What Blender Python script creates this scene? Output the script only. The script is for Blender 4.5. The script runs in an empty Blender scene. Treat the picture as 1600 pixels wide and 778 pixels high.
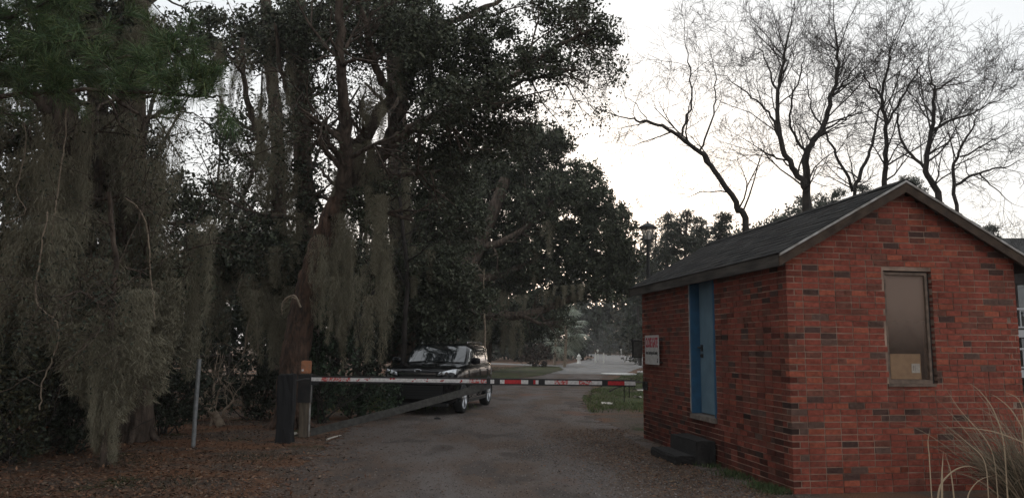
import bpy, bmesh, math, random
import numpy as np
from mathutils import Vector, Matrix
S = bpy.context.scene
COL = S.collection
R = math.radians

# ------------------------------------------------------------------ camera
FPX, PITCH, ROLL, CAMH = 1185.0, R(7.3), R(0.5), 1.65
cam = bpy.data.cameras.new('camera'); cam_o = bpy.data.objects.new('camera', cam); COL.objects.link(cam_o)
cam.sensor_width = 36.0; cam.lens = FPX / 1600 * 36.0; cam.clip_start = 0.05; cam.clip_end = 3000
cam_o.matrix_world = Matrix.Translation((0, 0, CAMH)) @ Matrix.Rotation(R(90) + PITCH, 4, 'X') @ Matrix.Rotation(ROLL, 4, 'Z')
S.camera = cam_o
# ------------------------------------------------------------------ light
SUN_EL, SUN_AZ = R(4.0), R(7.0)          # low sun straight ahead behind the trees
world = bpy.data.worlds.new('World'); S.world = world; world.use_nodes = True
wn = world.node_tree.nodes; wl = world.node_tree.links; wn.clear()
sky = wn.new('ShaderNodeTexSky'); sky.sky_type = 'NISHITA'; sky.sun_disc = False
sky.sun_elevation = SUN_EL; sky.sun_rotation = SUN_AZ; sky.air_density = 1.0; sky.dust_density = 2.5; sky.ozone_density = 1.0
hs = wn.new('ShaderNodeHueSaturation'); hs.inputs['Saturation'].default_value = 0.55; hs.inputs['Value'].default_value = 1.0
bg = wn.new('ShaderNodeBackground'); bg.inputs['Strength'].default_value = 0.15
wo = wn.new('ShaderNodeOutputWorld')
veil = wn.new('ShaderNodeMix'); veil.data_type = 'RGBA'; veil.inputs[0].default_value = 0.66      # thin even evening cloud over the clear sky
veil.inputs[7].default_value = (5.5, 5.75, 6.0, 1)
wl.new(sky.outputs[0], hs.inputs['Color']); wl.new(hs.outputs[0], veil.inputs[6]); wl.new(veil.outputs[2], bg.inputs['Color']); wl.new(bg.outputs[0], wo.inputs['Surface'])
sun = bpy.data.lights.new('sun', 'SUN'); sun.energy = 0.5; sun.angle = R(10); sun.color = (1.0, 0.82, 0.62)
sun_o = bpy.data.objects.new('sun', sun); COL.objects.link(sun_o)
sd = Vector((math.sin(SUN_AZ) * math.cos(SUN_EL), math.cos(SUN_AZ) * math.cos(SUN_EL), math.sin(SUN_EL)))
sun_o.rotation_euler = sd.to_track_quat('Z', 'Y').to_euler()
S.view_settings.view_transform = 'Standard'; S.view_settings.look = 'None'
S.view_settings.exposure = 0.5; S.view_settings.gamma = 1.0
S.cycles.max_bounces = 6; S.cycles.diffuse_bounces = 3; S.cycles.glossy_bounces = 3; S.cycles.transparent_max_bounces = 12

# ------------------------------------------------------------------ helpers
_c, _s = math.cos(PITCH), math.sin(PITCH); _cr, _sr = math.cos(ROLL), math.sin(ROLL)
def at(px, py, Y):
    "world point at distance Y from the camera plane origin, seen at picture place px, py"
    U, V = px - 800, py - 389
    U, V = _cr * U + _sr * V, -_sr * U + _cr * V
    x, z = U / FPX, -V / FPX
    ry, rz = _c - z * _s, _s + z * _c
    t = Y / ry
    return np.array((x * t, Y, CAMH + rz * t))
def ats(pts, Y):
    out = []
    for p in pts: out.append(at(p[0], p[1], p[2] if len(p) > 2 else Y))
    return np.array(out)

def tag(o, label=None, cat=None, group=None, kind=None):
    if label: o['label'] = label
    if cat: o['category'] = cat
    if group: o['group'] = group
    if kind: o['kind'] = kind
    return o
def empty(name, loc=(0, 0, 0), rz=0.0):
    o = bpy.data.objects.new(name, None); COL.objects.link(o)
    o.location = loc; o.rotation_euler = (0, 0, rz); o.empty_display_size = 0.2
    return o
def link(name, me, parent=None, m=None):
    if m is not None and len(me.materials) == 0: me.materials.append(m)
    o = bpy.data.objects.new(name, me); COL.objects.link(o)
    if parent is not None: o.parent = parent
    return o
def unit(v):
    v = np.asarray(v, float); n = np.linalg.norm(v)
    return v / (n if n > 1e-9 else 1)

class Acc:
    "collects polygons; build() links them as one mesh"
    def __init__(s): s.v = []; s.f = []; s.c = []; s.n = 0
    def add(s, v, f, c=None):
        v = np.asarray(v, float).reshape(-1, 3); f = np.asarray(f, int)
        s.v.append(v); s.f.append(f + s.n); s.n += len(v)
        if c is None: c = (1, 1, 1)
        c = np.asarray(c, float)
        if c.ndim == 1: c = np.tile(c, (len(f), 1))
        s.c.append(c)
    def box(s, lo, hi, c=None, M=None):
        x0, y0, z0 = lo; x1, y1, z1 = hi
        v = np.array([(x0,y0,z0),(x1,y0,z0),(x1,y1,z0),(x0,y1,z0),(x0,y0,z1),(x1,y0,z1),(x1,y1,z1),(x0,y1,z1)], float)
        if M is not None: v = v @ np.array(M.to_3x3()).T + np.array(M.translation)
        s.add(v, [(0,3,2,1),(4,5,6,7),(0,1,5,4),(1,2,6,5),(2,3,7,6),(3,0,4,7)], c)
    def tube(s, P, rad, k=6, c=None, cap=False, jitter=None):
        P = np.asarray(P, float); n = len(P); rad = np.broadcast_to(np.asarray(rad, float), (n,))
        T = np.gradient(P, axis=0); T /= (np.linalg.norm(T, axis=1)[:, None] + 1e-9)
        mt = T.mean(0); ref = np.array((0, 0, 1.0)) if abs(mt[2]) < .8 * np.linalg.norm(mt) else np.array((1.0, 0, 0))
        A = np.cross(T, ref); A /= (np.linalg.norm(A, axis=1)[:, None] + 1e-9); B = np.cross(T, A)
        a = np.arange(k) * 2 * math.pi / k
        rr = rad[:, None] * np.ones((n, k))
        if jitter is not None: rr = rr * jitter
        V = P[:, None, :] + rr[..., None] * (A[:, None, :] * np.cos(a)[None, :, None] + B[:, None, :] * np.sin(a)[None, :, None])
        i = np.arange(n - 1)[:, None] * k; j = np.arange(k)[None, :]; j2 = (j + 1) % k
        F = np.stack([i + j, i + j2, i + k + j2, i + k + j], -1).reshape(-1, 4)
        s.add(V.reshape(-1, 3), F, c)
        if cap:
            for e, o in ((0, False), (n - 1, True)):
                m = s.n; vv = np.vstack([V[e], P[e]])
                ff = [(q, (q + 1) % k, k, k) for q in range(k)]
                s.add(vv, ff, c)
    def mesh(s, name, smooth=False):
        me = bpy.data.meshes.new(name)
        V = np.concatenate(s.v); F = np.concatenate(s.f); C = np.concatenate(s.c)
        tri = (F[:, 2] == F[:, 3])
        if tri.any():
            q = F[~tri]; t = F[tri][:, :3]
            li = np.concatenate([q.ravel(), t.ravel()]); tot = np.concatenate([np.full(len(q), 4), np.full(len(t), 3)])
            C = np.concatenate([C[~tri], C[tri]])
        else:
            li = F.ravel(); tot = np.full(len(F), 4)
        st = np.concatenate([[0], np.cumsum(tot)[:-1]])
        me.vertices.add(len(V)); me.vertices.foreach_set('co', V.astype(np.float32).ravel())
        me.loops.add(len(li)); me.loops.foreach_set('vertex_index', li.astype(np.int32))
        me.polygons.add(len(tot)); me.polygons.foreach_set('loop_start', st.astype(np.int32)); me.polygons.foreach_set('loop_total', tot.astype(np.int32))
        me.polygons.foreach_set('use_smooth', np.full(len(tot), bool(smooth)))
        at_ = me.attributes.new('Col', 'FLOAT_COLOR', 'FACE')
        at_.data.foreach_set('color', np.hstack([C, np.ones((len(C), 1))]).astype(np.float32).ravel())
        me.update(calc_edges=True)
        return me
    def build(s, name, m, parent=None, smooth=False):
        return link(name, s.mesh(name, smooth), parent, m)

def catmull(P, n=5):
    P = np.asarray(P, float)
    if len(P) < 3:
        return np.array([P[0] + (P[-1] - P[0]) * t for t in np.linspace(0, 1, n + 1)])
    Q = np.vstack([2 * P[0] - P[1], P, 2 * P[-1] - P[-2]]); out = []
    for i in range(1, len(Q) - 2):
        for t in np.arange(n) / n:
            out.append(.5 * (2 * Q[i] + (Q[i+1] - Q[i-1]) * t + (2*Q[i-1] - 5*Q[i] + 4*Q[i+1] - Q[i+2]) * t*t + (3*Q[i] - Q[i-1] - 3*Q[i+1] + Q[i+2]) * t**3))
    out.append(P[-1]); return np.array(out)

# ------------------------------------------------------------------ materials
def mat(name, col=(.5, .5, .5), rough=.7, vary=None, scale=8.0, bump=0.0, bscale=30.0, attr=False, metal=0.0, spec=.5, detail=5, stretch=(1, 1, 1), coat=0.0, lo=.35, hi=.65):
    m = bpy.data.materials.new(name); m.use_nodes = True; nt = m.node_tree; N = nt.nodes; L = nt.links
    b = N['Principled BSDF']; b.inputs['Roughness'].default_value = rough; b.inputs['Metallic'].default_value = metal
    b.inputs['Specular IOR Level'].default_value = spec
    if coat: b.inputs['Coat Weight'].default_value = coat; b.inputs['Coat Roughness'].default_value = .03
    tc = N.new('ShaderNodeTexCoord'); mp = N.new('ShaderNodeMapping'); mp.inputs['Scale'].default_value = stretch
    L.new(tc.outputs['Object'], mp.inputs[0])
    if name == 'brick':
        gp = N.new('ShaderNodeNewGeometry'); L.new(gp.outputs['Position'], mp.inputs[0])
    src = None
    if attr:
        a = N.new('ShaderNodeAttribute'); a.attribute_name = 'Col'; src = a.outputs['Color']
    if vary is not None:
        nz = N.new('ShaderNodeTexNoise'); nz.inputs['Scale'].default_value = scale; nz.inputs['Detail'].default_value = detail
        L.new(mp.outputs[0], nz.inputs['Vector'])
        rp = N.new('ShaderNodeMapRange'); rp.inputs[1].default_value = lo; rp.inputs[2].default_value = hi
        L.new(nz.outputs['Fac'], rp.inputs[0])
        mx = N.new('ShaderNodeMix'); mx.data_type = 'RGBA'
        L.new(rp.outputs[0], mx.inputs[0]); mx.inputs[6].default_value = (*col, 1); mx.inputs[7].default_value = (*vary, 1)
        out = mx.outputs[2]
        if src is not None:
            ml = N.new('ShaderNodeMix'); ml.data_type = 'RGBA'; ml.blend_type = 'MULTIPLY'; ml.inputs[0].default_value = 1
            L.new(src, ml.inputs[6]); L.new(out, ml.inputs[7]); out = ml.outputs[2]
        L.new(out, b.inputs['Base Color'])
    elif src is not None: L.new(src, b.inputs['Base Color'])
    else: b.inputs['Base Color'].default_value = (*col, 1)
    if bump:
        n2 = N.new('ShaderNodeTexNoise'); n2.inputs['Scale'].default_value = bscale; n2.inputs['Detail'].default_value = 6
        L.new(mp.outputs[0], n2.inputs['Vector'])
        bp = N.new('ShaderNodeBump'); bp.inputs['Strength'].default_value = bump; bp.inputs['Distance'].default_value = .06 if 'bark' in name else .02
        L.new(n2.outputs['Fac'], bp.inputs['Height']); L.new(bp.outputs[0], b.inputs['Normal'])
    return m

M = {}
M['leaf'] = mat('leaf', attr=True, rough=.65, spec=.2)
M['needle'] = mat('needle', attr=True, rough=.6, spec=.3)
M['moss'] = mat('moss', attr=True, rough=.95, spec=.1)
M['bark'] = mat('bark', (.15, .112, .088), .95, (.055, .042, .034), 11, bump=1.0, bscale=16, stretch=(1, 1, .25), spec=.15)
M['red_bark'] = mat('red_bark', (.145, .088, .062), .95, (.05, .036, .030), 14, bump=1.0, bscale=26, stretch=(1, 1, .3), spec=.15)
M['twig'] = mat('twig', (.060, .050, .045), .95, (.03, .026, .023), 5, spec=.15)
M['pale_wood'] = mat('pale_wood', (.34, .27, .2), .85, (.2, .15, .11), 12, spec=.2)
M['brick'] = mat('brick', (1.12, 1.08, 1.05), .9, (.72, .70, .70), 26, bump=.6, bscale=90, attr=True, spec=.2)
M['mortar'] = mat('mortar', (.50, .35, .27), .95, (.17, .11, .085), 2.6, bump=.8, bscale=120, spec=.1, detail=8)
M['shingle'] = mat('shingle', (1, 1, 1), .95, (.6, .6, .6), 60, bump=.5, bscale=200, attr=True, spec=.15)
M['old_wood'] = mat('old_wood', (.11, .095, .082), .9, (.045, .038, .034), 7, bump=.5, bscale=40, stretch=(1, .2, 1), spec=.2)
M['brown_wood'] = mat('brown_wood', (.09, .062, .045), .9, (.05, .034, .026), 7, bump=.4, bscale=50, spec=.2)
M['white_trim'] = mat('white_trim', (.50, .48, .46), .7, (.26, .23, .20), 9, spec=.3)
M['blue_door'] = mat('blue_door', (.155, .24, .30), .6, (.12, .19, .24), 5, bump=.15, bscale=30, spec=.3)
M['blue_frame'] = mat('blue_frame', (.035, .12, .22), .65, (.03, .09, .165), 6, bump=.25, bscale=40, spec=.3)
M['sill'] = mat('sill', (.25, .21, .18), .9, (.14, .11, .09), 12, bump=.4, bscale=60)
M['dark_steel'] = mat('dark_steel', (.018, .018, .019), .6, (.035, .03, .028), 14, spec=.4)
M['grey_paint'] = mat('grey_paint', (.10, .095, .085), .8, (.055, .05, .045), 16, bump=.3, bscale=60)
M['window_frame'] = mat('window_frame', (.20, .135, .10), .8, (.10, .07, .05), 14, bump=.3, bscale=60)
M['strip_white'] = mat('strip_white', (.80, .76, .74), .5, (.60, .56, .53), 30, spec=.4)
M['strip_red'] = mat('strip_red', (.62, .02, .03), .45, (.42, .02, .02), 30, spec=.4)
M['strip_worn'] = mat('strip_worn', (.60, .10, .09), .6, (.58, .52, .50), 34, lo=.46, hi=.54, spec=.4)
M['post_black'] = mat('post_black', (.008, .008, .009), .85, (.018, .017, .018), 14, bump=.5, bscale=30, stretch=(1, 1, .2))
M['post_wood'] = mat('post_wood', (.16, .125, .09), .85, (.09, .07, .05), 16, bump=.4, bscale=40, stretch=(1, 1, .2))
M['orange'] = mat('orange', (.46, .17, .075), .75, (.34, .17, .10), 22)
M['galv'] = mat('galv', (.30, .31, .31), .55, (.20, .20, .20), 20, metal=.4)
M['step'] = mat('step', (.014, .012, .011), .9, (.045, .040, .036), 9, bump=.6, bscale=50, lo=.5, hi=.8)
M['sign_white'] = mat('sign_white', (.60, .57, .55), .6, (.48, .45, .42), 16)
M['sign_red'] = mat('sign_red', (.42, .03, .05), .6)
M['sign_black'] = mat('sign_black', (.04, .04, .04), .6)
M['cardboard'] = mat('cardboard', (.44, .27, .14), .9, (.36, .21, .11), 14, bump=.1, bscale=60)
M['paper'] = mat('paper', (.66, .60, .52), .8, (.5, .45, .4), 60)
M['litter_leaf'] = mat('litter_leaf', attr=True, rough=.85, spec=.2)
M['pebble'] = mat('pebble', attr=True, rough=.9, spec=.2)
M['grass'] = mat('grass', attr=True, rough=.7, spec=.2)
M['siding'] = mat('siding', (.09, .08, .075), .8, (.04, .035, .03), 3)
M['rail_white'] = mat('rail_white', (.48, .48, .48), .6)
M['lamp_metal'] = mat('lamp_metal', (.03, .03, .03), .6, spec=.4)
M['plastic_white'] = mat('plastic_white', (.75, .72, .66), .5)
M['paint'] = mat('paint', (.005, .005, .006), .08, spec=.32)
M['trim_black'] = mat('trim_black', (.012, .012, .012), .55)
M['chrome'] = mat('chrome', (.7, .7, .72), .18, metal=1.0)
M['alloy'] = mat('alloy', (.55, .56, .58), .3, metal=.9)
M['rubber'] = mat('rubber', (.012, .012, .012), .85)
def glass(name, tint, rough, alpha):
    m = bpy.data.materials.new(name); m.use_nodes = True; N = m.node_tree.nodes; L = m.node_tree.links; N.clear()
    o = N.new('ShaderNodeOutputMaterial'); mx = N.new('ShaderNodeMixShader'); t = N.new('ShaderNodeBsdfTransparent'); p = N.new('ShaderNodeBsdfPrincipled')
    t.inputs[0].default_value = (*tint, 1); p.inputs['Base Color'].default_value = (*[q * .1 for q in tint], 1)
    p.inputs['Roughness'].default_value = rough; p.inputs['IOR'].default_value = 1.6; mx.inputs[0].default_value = alpha
    L.new(t.outputs[0], mx.inputs[1]); L.new(p.outputs[0], mx.inputs[2]); L.new(mx.outputs[0], o.inputs[0])
    return m
M['car_glass'] = mat('car_glass', (.010, .013, .014), .03, spec=1.0, coat=1.0)
M['headlamp'] = mat('headlamp', (.42, .43, .45), .12, (.75, .76, .78), 26, coat=1.0, metal=.5)
M['lamp_glass'] = glass('lamp_glass', (.9, .9, .88), .3, .5)
M['lamp_glass'].node_tree.nodes['Principled BSDF'].inputs['Base Color'].default_value = (.6, .6, .57, 1)
def stain(m, sc, lo, hi, dark, stretch=(1, 1, 1)):
    "weathering: large soft blotches of dirt multiplied over the base colour"
    N = m.node_tree.nodes; L = m.node_tree.links; b = N['Principled BSDF']; src = b.inputs['Base Color'].links[0].from_socket
    g_ = N.new('ShaderNodeNewGeometry'); mp = N.new('ShaderNodeMapping'); mp.inputs['Scale'].default_value = stretch; L.new(g_.outputs['Position'], mp.inputs[0])
    nz = N.new('ShaderNodeTexNoise'); nz.inputs['Scale'].default_value = sc; nz.inputs['Detail'].default_value = 9; nz.inputs['Roughness'].default_value = .65; L.new(mp.outputs[0], nz.inputs['Vector'])
    r = N.new('ShaderNodeMapRange'); r.inputs[1].default_value = lo; r.inputs[2].default_value = hi; L.new(nz.outputs['Fac'], r.inputs[0])
    x = N.new('ShaderNodeMix'); x.data_type = 'RGBA'; x.blend_type = 'MULTIPLY'; L.new(r.outputs[0], x.inputs[0]); L.new(src, x.inputs[6]); x.inputs[7].default_value = (*dark, 1); L.new(x.outputs[2], b.inputs['Base Color'])
stain(M['brick'], 2.2, .50, .68, (.62, .60, .58), (1, 1, .8)); stain(M['brick'], 14, .52, .70, (.6, .58, .56))
stain(M['blue_door'], 3.0, .5, .75, (.72, .72, .70), (1, 1, .4)); stain(M['blue_frame'], 5, .5, .7, (.7, .7, .66)); stain(M['cardboard'], 6, .5, .7, (.75, .7, .66))
# dusty window pane: a film of grime whose upper part is thick
def pane_mat():
    m = bpy.data.materials.new('dusty_pane'); m.use_nodes = True; N = m.node_tree.nodes; L = m.node_tree.links
    p = N['Principled BSDF']; o = N['Material Output']
    tc = N.new('ShaderNodeTexCoord'); sp = N.new('ShaderNodeSeparateXYZ'); L.new(tc.outputs['Object'], sp.inputs[0])
    nz = N.new('ShaderNodeTexNoise'); nz.inputs['Scale'].default_value = 4; nz.inputs['Detail'].default_value = 6; L.new(tc.outputs['Object'], nz.inputs['Vector'])
    ad = N.new('ShaderNodeMath'); ad.operation = 'MULTIPLY_ADD'; L.new(nz.outputs['Fac'], ad.inputs[0]); ad.inputs[1].default_value = .22; L.new(sp.outputs['Z'], ad.inputs[2])
    mr = N.new('ShaderNodeMapRange'); mr.interpolation_type = 'SMOOTHSTEP'; mr.inputs[1].default_value = 1.66; mr.inputs[2].default_value = 2.42; mr.inputs[3].default_value = .14; mr.inputs[4].default_value = .9
    L.new(ad.outputs[0], mr.inputs[0])
    p.inputs['Base Color'].default_value = (.25, .17, .13, 1); p.inputs['Roughness'].default_value = .42; p.inputs['Specular IOR Level'].default_value = .25
    t = N.new('ShaderNodeBsdfTransparent'); mx = N.new('ShaderNodeMixShader')
    L.new(mr.outputs[0], mx.inputs[0]); L.new(t.outputs[0], mx.inputs[1]); L.new(p.outputs[0], mx.inputs[2]); L.new(mx.outputs[0], o.inputs[0])
    return m
M['pane'] = pane_mat()

# ------------------------------------------------------------------ ground
def ground_mat():
    m = bpy.data.materials.new('forest_floor'); m.use_nodes = True; N = m.node_tree.nodes; L = m.node_tree.links
    b = N['Principled BSDF']; b.inputs['Roughness'].default_value = .95; b.inputs['Specular IOR Level'].default_value = .1
    tc = N.new('ShaderNodeTexCoord')
    def noise(sc, det=6, st=(1, 1, 1)):
        mp = N.new('ShaderNodeMapping'); mp.inputs['Scale'].default_value = st; L.new(tc.outputs['Object'], mp.inputs[0])
        n = N.new('ShaderNodeTexNoise'); n.inputs['Scale'].default_value = sc; n.inputs['Detail'].default_value = det; L.new(mp.outputs[0], n.inputs['Vector']); return n.outputs['Fac']
    def ramp(src, a, c):
        r = N.new('ShaderNodeMapRange'); r.inputs[1].default_value = a; r.inputs[2].default_value = c; L.new(src, r.inputs[0]); return r.outputs[0]
    def mix(f, a, c):
        x = N.new('ShaderNodeMix'); x.data_type = 'RGBA'; L.new(f, x.inputs[0])
        for k, q in ((6, a), (7, c)):
            if isinstance(q, tuple): x.inputs[k].default_value = (*q, 1)
            else: L.new(q, x.inputs[k])
        return x.outputs[2]
    straw = mix(ramp(noise(60, 8, (1, 1, 1)), .35, .65), (.115, .058, .034), (.25, .13, .078))
    dirt = mix(ramp(noise(30), .4, .6), (.085, .066, .054), (.15, .118, .095))
    c1 = mix(ramp(noise(.55, 5, (1, 1.6, 1)), .44, .56), dirt, straw)
    c2 = mix(ramp(noise(.9, 6), .60, .68), c1, (.045, .055, .022))
    L.new(c2, b.inputs['Base Color'])
    bp = N.new('ShaderNodeBump'); bp.inputs['Strength'].default_value = .9; bp.inputs['Distance'].default_value = .03
    L.new(noise(45, 8), bp.inputs['Height']); L.new(bp.outputs[0], b.inputs['Normal'])
    return m
def gravel_mat(name, c0, c1, brown, pave=False):
    m = bpy.data.materials.new(name); m.use_nodes = True; N = m.node_tree.nodes; L = m.node_tree.links
    b = N['Principled BSDF']; o = N['Material Output']; b.inputs['Roughness'].default_value = .9; b.inputs['Specular IOR Level'].default_value = .15
    tc = N.new('ShaderNodeTexCoord')
    def noise(sc, det=6, st=(1, 1, 1)):
        mp = N.new('ShaderNodeMapping'); mp.inputs['Scale'].default_value = st; L.new(tc.outputs['Object'], mp.inputs[0])
        n = N.new('ShaderNodeTexNoise'); n.inputs['Scale'].default_value = sc; n.inputs['Detail'].default_value = det; L.new(mp.outputs[0], n.inputs['Vector']); return n.outputs['Fac']
    def ramp(src, a, c):
        r = N.new('ShaderNodeMapRange'); r.inputs[1].default_value = a; r.inputs[2].default_value = c; L.new(src, r.inputs[0]); return r.outputs[0]
    def mix(f, a, c, bl='MIX'):
        x = N.new('ShaderNodeMix'); x.data_type = 'RGBA'; x.blend_type = bl; L.new(f, x.inputs[0])
        for k, q in ((6, a), (7, c)):
            if isinstance(q, tuple): x.inputs[k].default_value = (*q, 1)
            else: L.new(q, x.inputs[k])
        return x.outputs[2]
    fine = mix(ramp(noise(140, 3), .35, .65), c0, c1)
    vor = N.new('ShaderNodeTexVoronoi'); vor.inputs['Scale'].default_value = 55; L.new(tc.outputs['Object'], vor.inputs['Vector'])
    sp = ramp(vor.outputs['Distance'], .06, .16)
    c = mix(ramp(noise(.8, 6, (1, .45, 1)), .46, .54), fine, brown)
    dk = mix(ramp(noise(1.3, 8, (1, .5, 1)), .52, .60), c, tuple(q * .8 for q in c0))
    c = dk
    if not pave: c = mix(ramp(noise(.42, 6, (1, .7, 1)), .60, .68), c, (.19, .10, .07))
    if not pave:                                    # compacted wheel tracks: paler and finer
        la = N.new('ShaderNodeAttribute'); la.attribute_name = 'track'
        wv = N.new('ShaderNodeMath'); wv.operation = 'MULTIPLY'; L.new(la.outputs['Fac'], wv.inputs[0]); L.new(ramp(noise(1.1, 7, (1, .3, 1)), .38, .60), wv.inputs[1])
        c = mix(wv.outputs[0], c, mix(ramp(noise(160, 3), .35, .65), (.150, .132, .124), (.20, .178, .168)))
    L.new(c, b.inputs['Base Color'])
    bp = N.new('ShaderNodeBump'); bp.inputs['Strength'].default_value = .3 if pave else .8; bp.inputs['Distance'].default_value = .02
    L.new(noise(90, 8), bp.inputs['Height']); L.new(bp.outputs[0], b.inputs['Normal'])
    # worn, ragged edges
    a = N.new('ShaderNodeAttribute'); a.attribute_name = 'edge'
    sm = N.new('ShaderNodeMath'); sm.operation = 'ADD'; L.new(a.outputs['Fac'], sm.inputs[0])
    n2 = N.new('ShaderNodeMath'); n2.operation = 'MULTIPLY_ADD'; L.new(noise(2.2 if not pave else 1.0, 9), n2.inputs[0]); n2.inputs[1].default_value = 1.6 if not pave else .5; n2.inputs[2].default_value = -.8 if not pave else -.25
    L.new(n2.outputs[0], sm.inputs[1])
    t = N.new('ShaderNodeBsdfTransparent'); mx = N.new('ShaderNodeMixShader')
    L.new(ramp(sm.outputs[0], .42, .58), mx.inputs[0]); L.new(t.outputs[0], mx.inputs[1]); L.new(b.outputs[0], mx.inputs[2]); L.new(mx.outputs[0], o.inputs[0])
    return m
M['ground'] = ground_mat()
M['gravel'] = gravel_mat('gravel', (.125, .102, .090), (.185, .155, .140), (.135, .098, .078))
M['asphalt'] = gravel_mat('asphalt', (.25, .24, .235), (.31, .295, .285), (.26, .24, .22), True)
M['verge'] = gravel_mat('verge', (.045, .055, .018), (.075, .085, .03), (.07, .058, .032), True)

g = Acc(); n = 24
xs = np.array([-900, -300, -100, -50, -30, -20, -12, -8, -4, 0, 4, 8, 12, 20, 35, 60, 120, 300, 900.]); ys = np.array([-300, -100, -30, -10, 0, 5, 10, 15, 20, 30, 45, 70, 110, 170, 260, 500, 1200.])
X, Y = np.meshgrid(xs, ys); V = np.stack([X, Y, 0 * X], -1).reshape(-1, 3)
nx = len(xs); F = [(j * nx + i, j * nx + i + 1, (j + 1) * nx + i + 1, (j + 1) * nx + i) for j in range(len(ys) - 1) for i in range(nx - 1)]
g.add(V, F); tag(g.build('ground', M['ground']), kind='structure')

def ribbon(name, centre, width, z, m, lat=25):
    C = catmull(np.array([(c[0], c[1], 0) for c in centre], float), 8)
    W = np.interp(np.linspace(0, 1, len(C)), np.linspace(0, 1, len(width)), width)
    T = np.gradient(C, axis=0); T /= np.linalg.norm(T, axis=1)[:, None]; Nn = np.stack([T[:, 1], -T[:, 0], 0 * T[:, 0]], -1)
    u = np.linspace(-1, 1, lat)
    V = C[:, None, :] + Nn[:, None, :] * (u[None, :, None] * W[:, None, None] / 2); V[..., 2] = z
    a = Acc(); F = [(j * lat + i, j * lat + i + 1, (j + 1) * lat + i + 1, (j + 1) * lat + i) for j in range(len(C) - 1) for i in range(lat - 1)]
    a.add(V.reshape(-1, 3), F); me = a.mesh(name)
    tk = me.attributes.new('track', 'FLOAT', 'POINT'); um = u * W.mean() / 2
    tv = sum(np.exp(-((um - q) / .38) ** 2) for q in (-.85, .85))[None, :] * np.ones((len(C), 1)) * .8
    tk.data.foreach_set('value', tv.astype(np.float32).ravel())
    e = me.attributes.new('edge', 'FLOAT', 'POINT')
    ed = np.clip((1 - np.abs(u)) * W.mean() / 2 / .9, 0, 1.6)[None, :] * np.ones((len(C), 1))
    e.data.foreach_set('value', ed.astype(np.float32).ravel())
    return tag(link(name, me, None, m), kind='structure')
def gx(p): return p
ribbon('gravel_road', [(.6, -12), (.5, 2), (.2, 8), (-.35, 14), (-.7, 20), (.6, 30), (2.6, 42), (4.6, 52)], [10, 8, 6.6, 6.3, 6.2, 5.8, 5.6, 5.6], .006, M['gravel'])
ribbon('paved_road', [(4.2, 47), (6.0, 58), (9.0, 72), (13.2, 95), (17.5, 120), (19, 150), (14, 190)], [6.0, 7.5, 8.5, 9, 10, 10, 10], .012, M['asphalt'])
ribbon('side_road', [(10.5, 66), (16, 62), (24, 60), (34, 60)], [7, 6, 6, 6], .018, M['asphalt'])
ribbon('driveway', [(6.0, 66.0), (2.5, 67.5), (-1.5, 72), (-6, 80)], [5.5, 4.5, 4, 4], .024, M['asphalt'])
ribbon('grass_verge', [(3.9, 20.6), (4.5, 25), (6.2, 34), (8.2, 44), (9.4, 50)], [3.6, 5, 5.2, 4.4, 2.5], .016, M['verge'])
ribbon('mown_verge', [(-1.6, 36), (-.5, 44), (1.5, 55), (2.6, 64)], [2, 5.5, 5.5, 3.5], .020, M['verge'])

rng = np.random.default_rng(7)
def randunit(n, r=rng):
    v = r.normal(size=(n, 3)); return v / np.linalg.norm(v, axis=1)[:, None]
def leafquads(acc, P, L, asp, cols, r=rng, D=None, fl=None):
    "diamond leaves at P; fl = 0..1 how flat they lie"
    n = len(P)
    if D is None: D = randunit(n, r)
    Nn = randunit(n, r)
    if fl is not None: Nn = Nn + np.array((0, 0, fl * 4)); Nn /= np.linalg.norm(Nn, axis=1)[:, None]
    Sd = np.cross(D, Nn); Sd /= (np.linalg.norm(Sd, axis=1)[:, None] + 1e-9)
    L = np.broadcast_to(np.asarray(L, float), (n,))[:, None]
    V = np.stack([P, P + D * L * .45 + Sd * L * asp * .5, P + D * L, P + D * L * .45 - Sd * L * asp * .5], 1)
    F = np.arange(n * 4).reshape(n, 4); acc.add(V.reshape(-1, 3), F, cols)
def palette(n, cols, r=rng, jit=.25):
    c = np.array(cols)[r.integers(0, len(cols), n)]
    return np.clip(c * (1 + r.normal(0, jit, (n, 1))), .004, 1)
OAKC = [(.060, .070, .040), (.082, .092, .056), (.045, .054, .034), (.125, .128, .088)]
DARKC = [(.040, .048, .032), (.056, .063, .043), (.034, .040, .028)]
OLIVE = [(.070, .066, .036), (.055, .058, .032), (.085, .072, .04)]
def sprays(acc, n, centre, rad, per, spray, L, asp, cols, r=rng, shell=.35, cut=None):
    "leafy sprays spread through an ellipsoid: clumps with gaps, denser towards the outside"
    u = randunit(n, r); q = r.random(n) ** shell
    C = np.asarray(centre) + u * q[:, None] * np.asarray(rad)
    # clump: pull sprays towards a few attractors so that gaps open between them
    k = max(4, n // 14); A = C[r.integers(0, n, k)]
    d = ((C[:, None, :] - A[None]) ** 2).sum(-1) if n * k < 4e6 else None
    if d is not None:
        near = A[d.argmin(1)]; C = C + (near - C) * r.uniform(.1, .55, (n, 1))
    if cut is not None: C = C[cut(C)]; n = len(C)
    D = randunit(n, r); D[:, 2] = D[:, 2] * .6 - .1
    t = r.random((n, per, 1))
    P = C[:, None, :] + D[:, None, :] * (t - .5) * spray * 2 + r.normal(0, spray * .28, (n, per, 3))
    P = P.reshape(-1, 3); P = P[P[:, 2] > .05]
    leafquads(acc, P, L * r.uniform(.4, 1.5, len(P)), asp, palette(len(P), cols, r), r)
    return C, D
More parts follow.
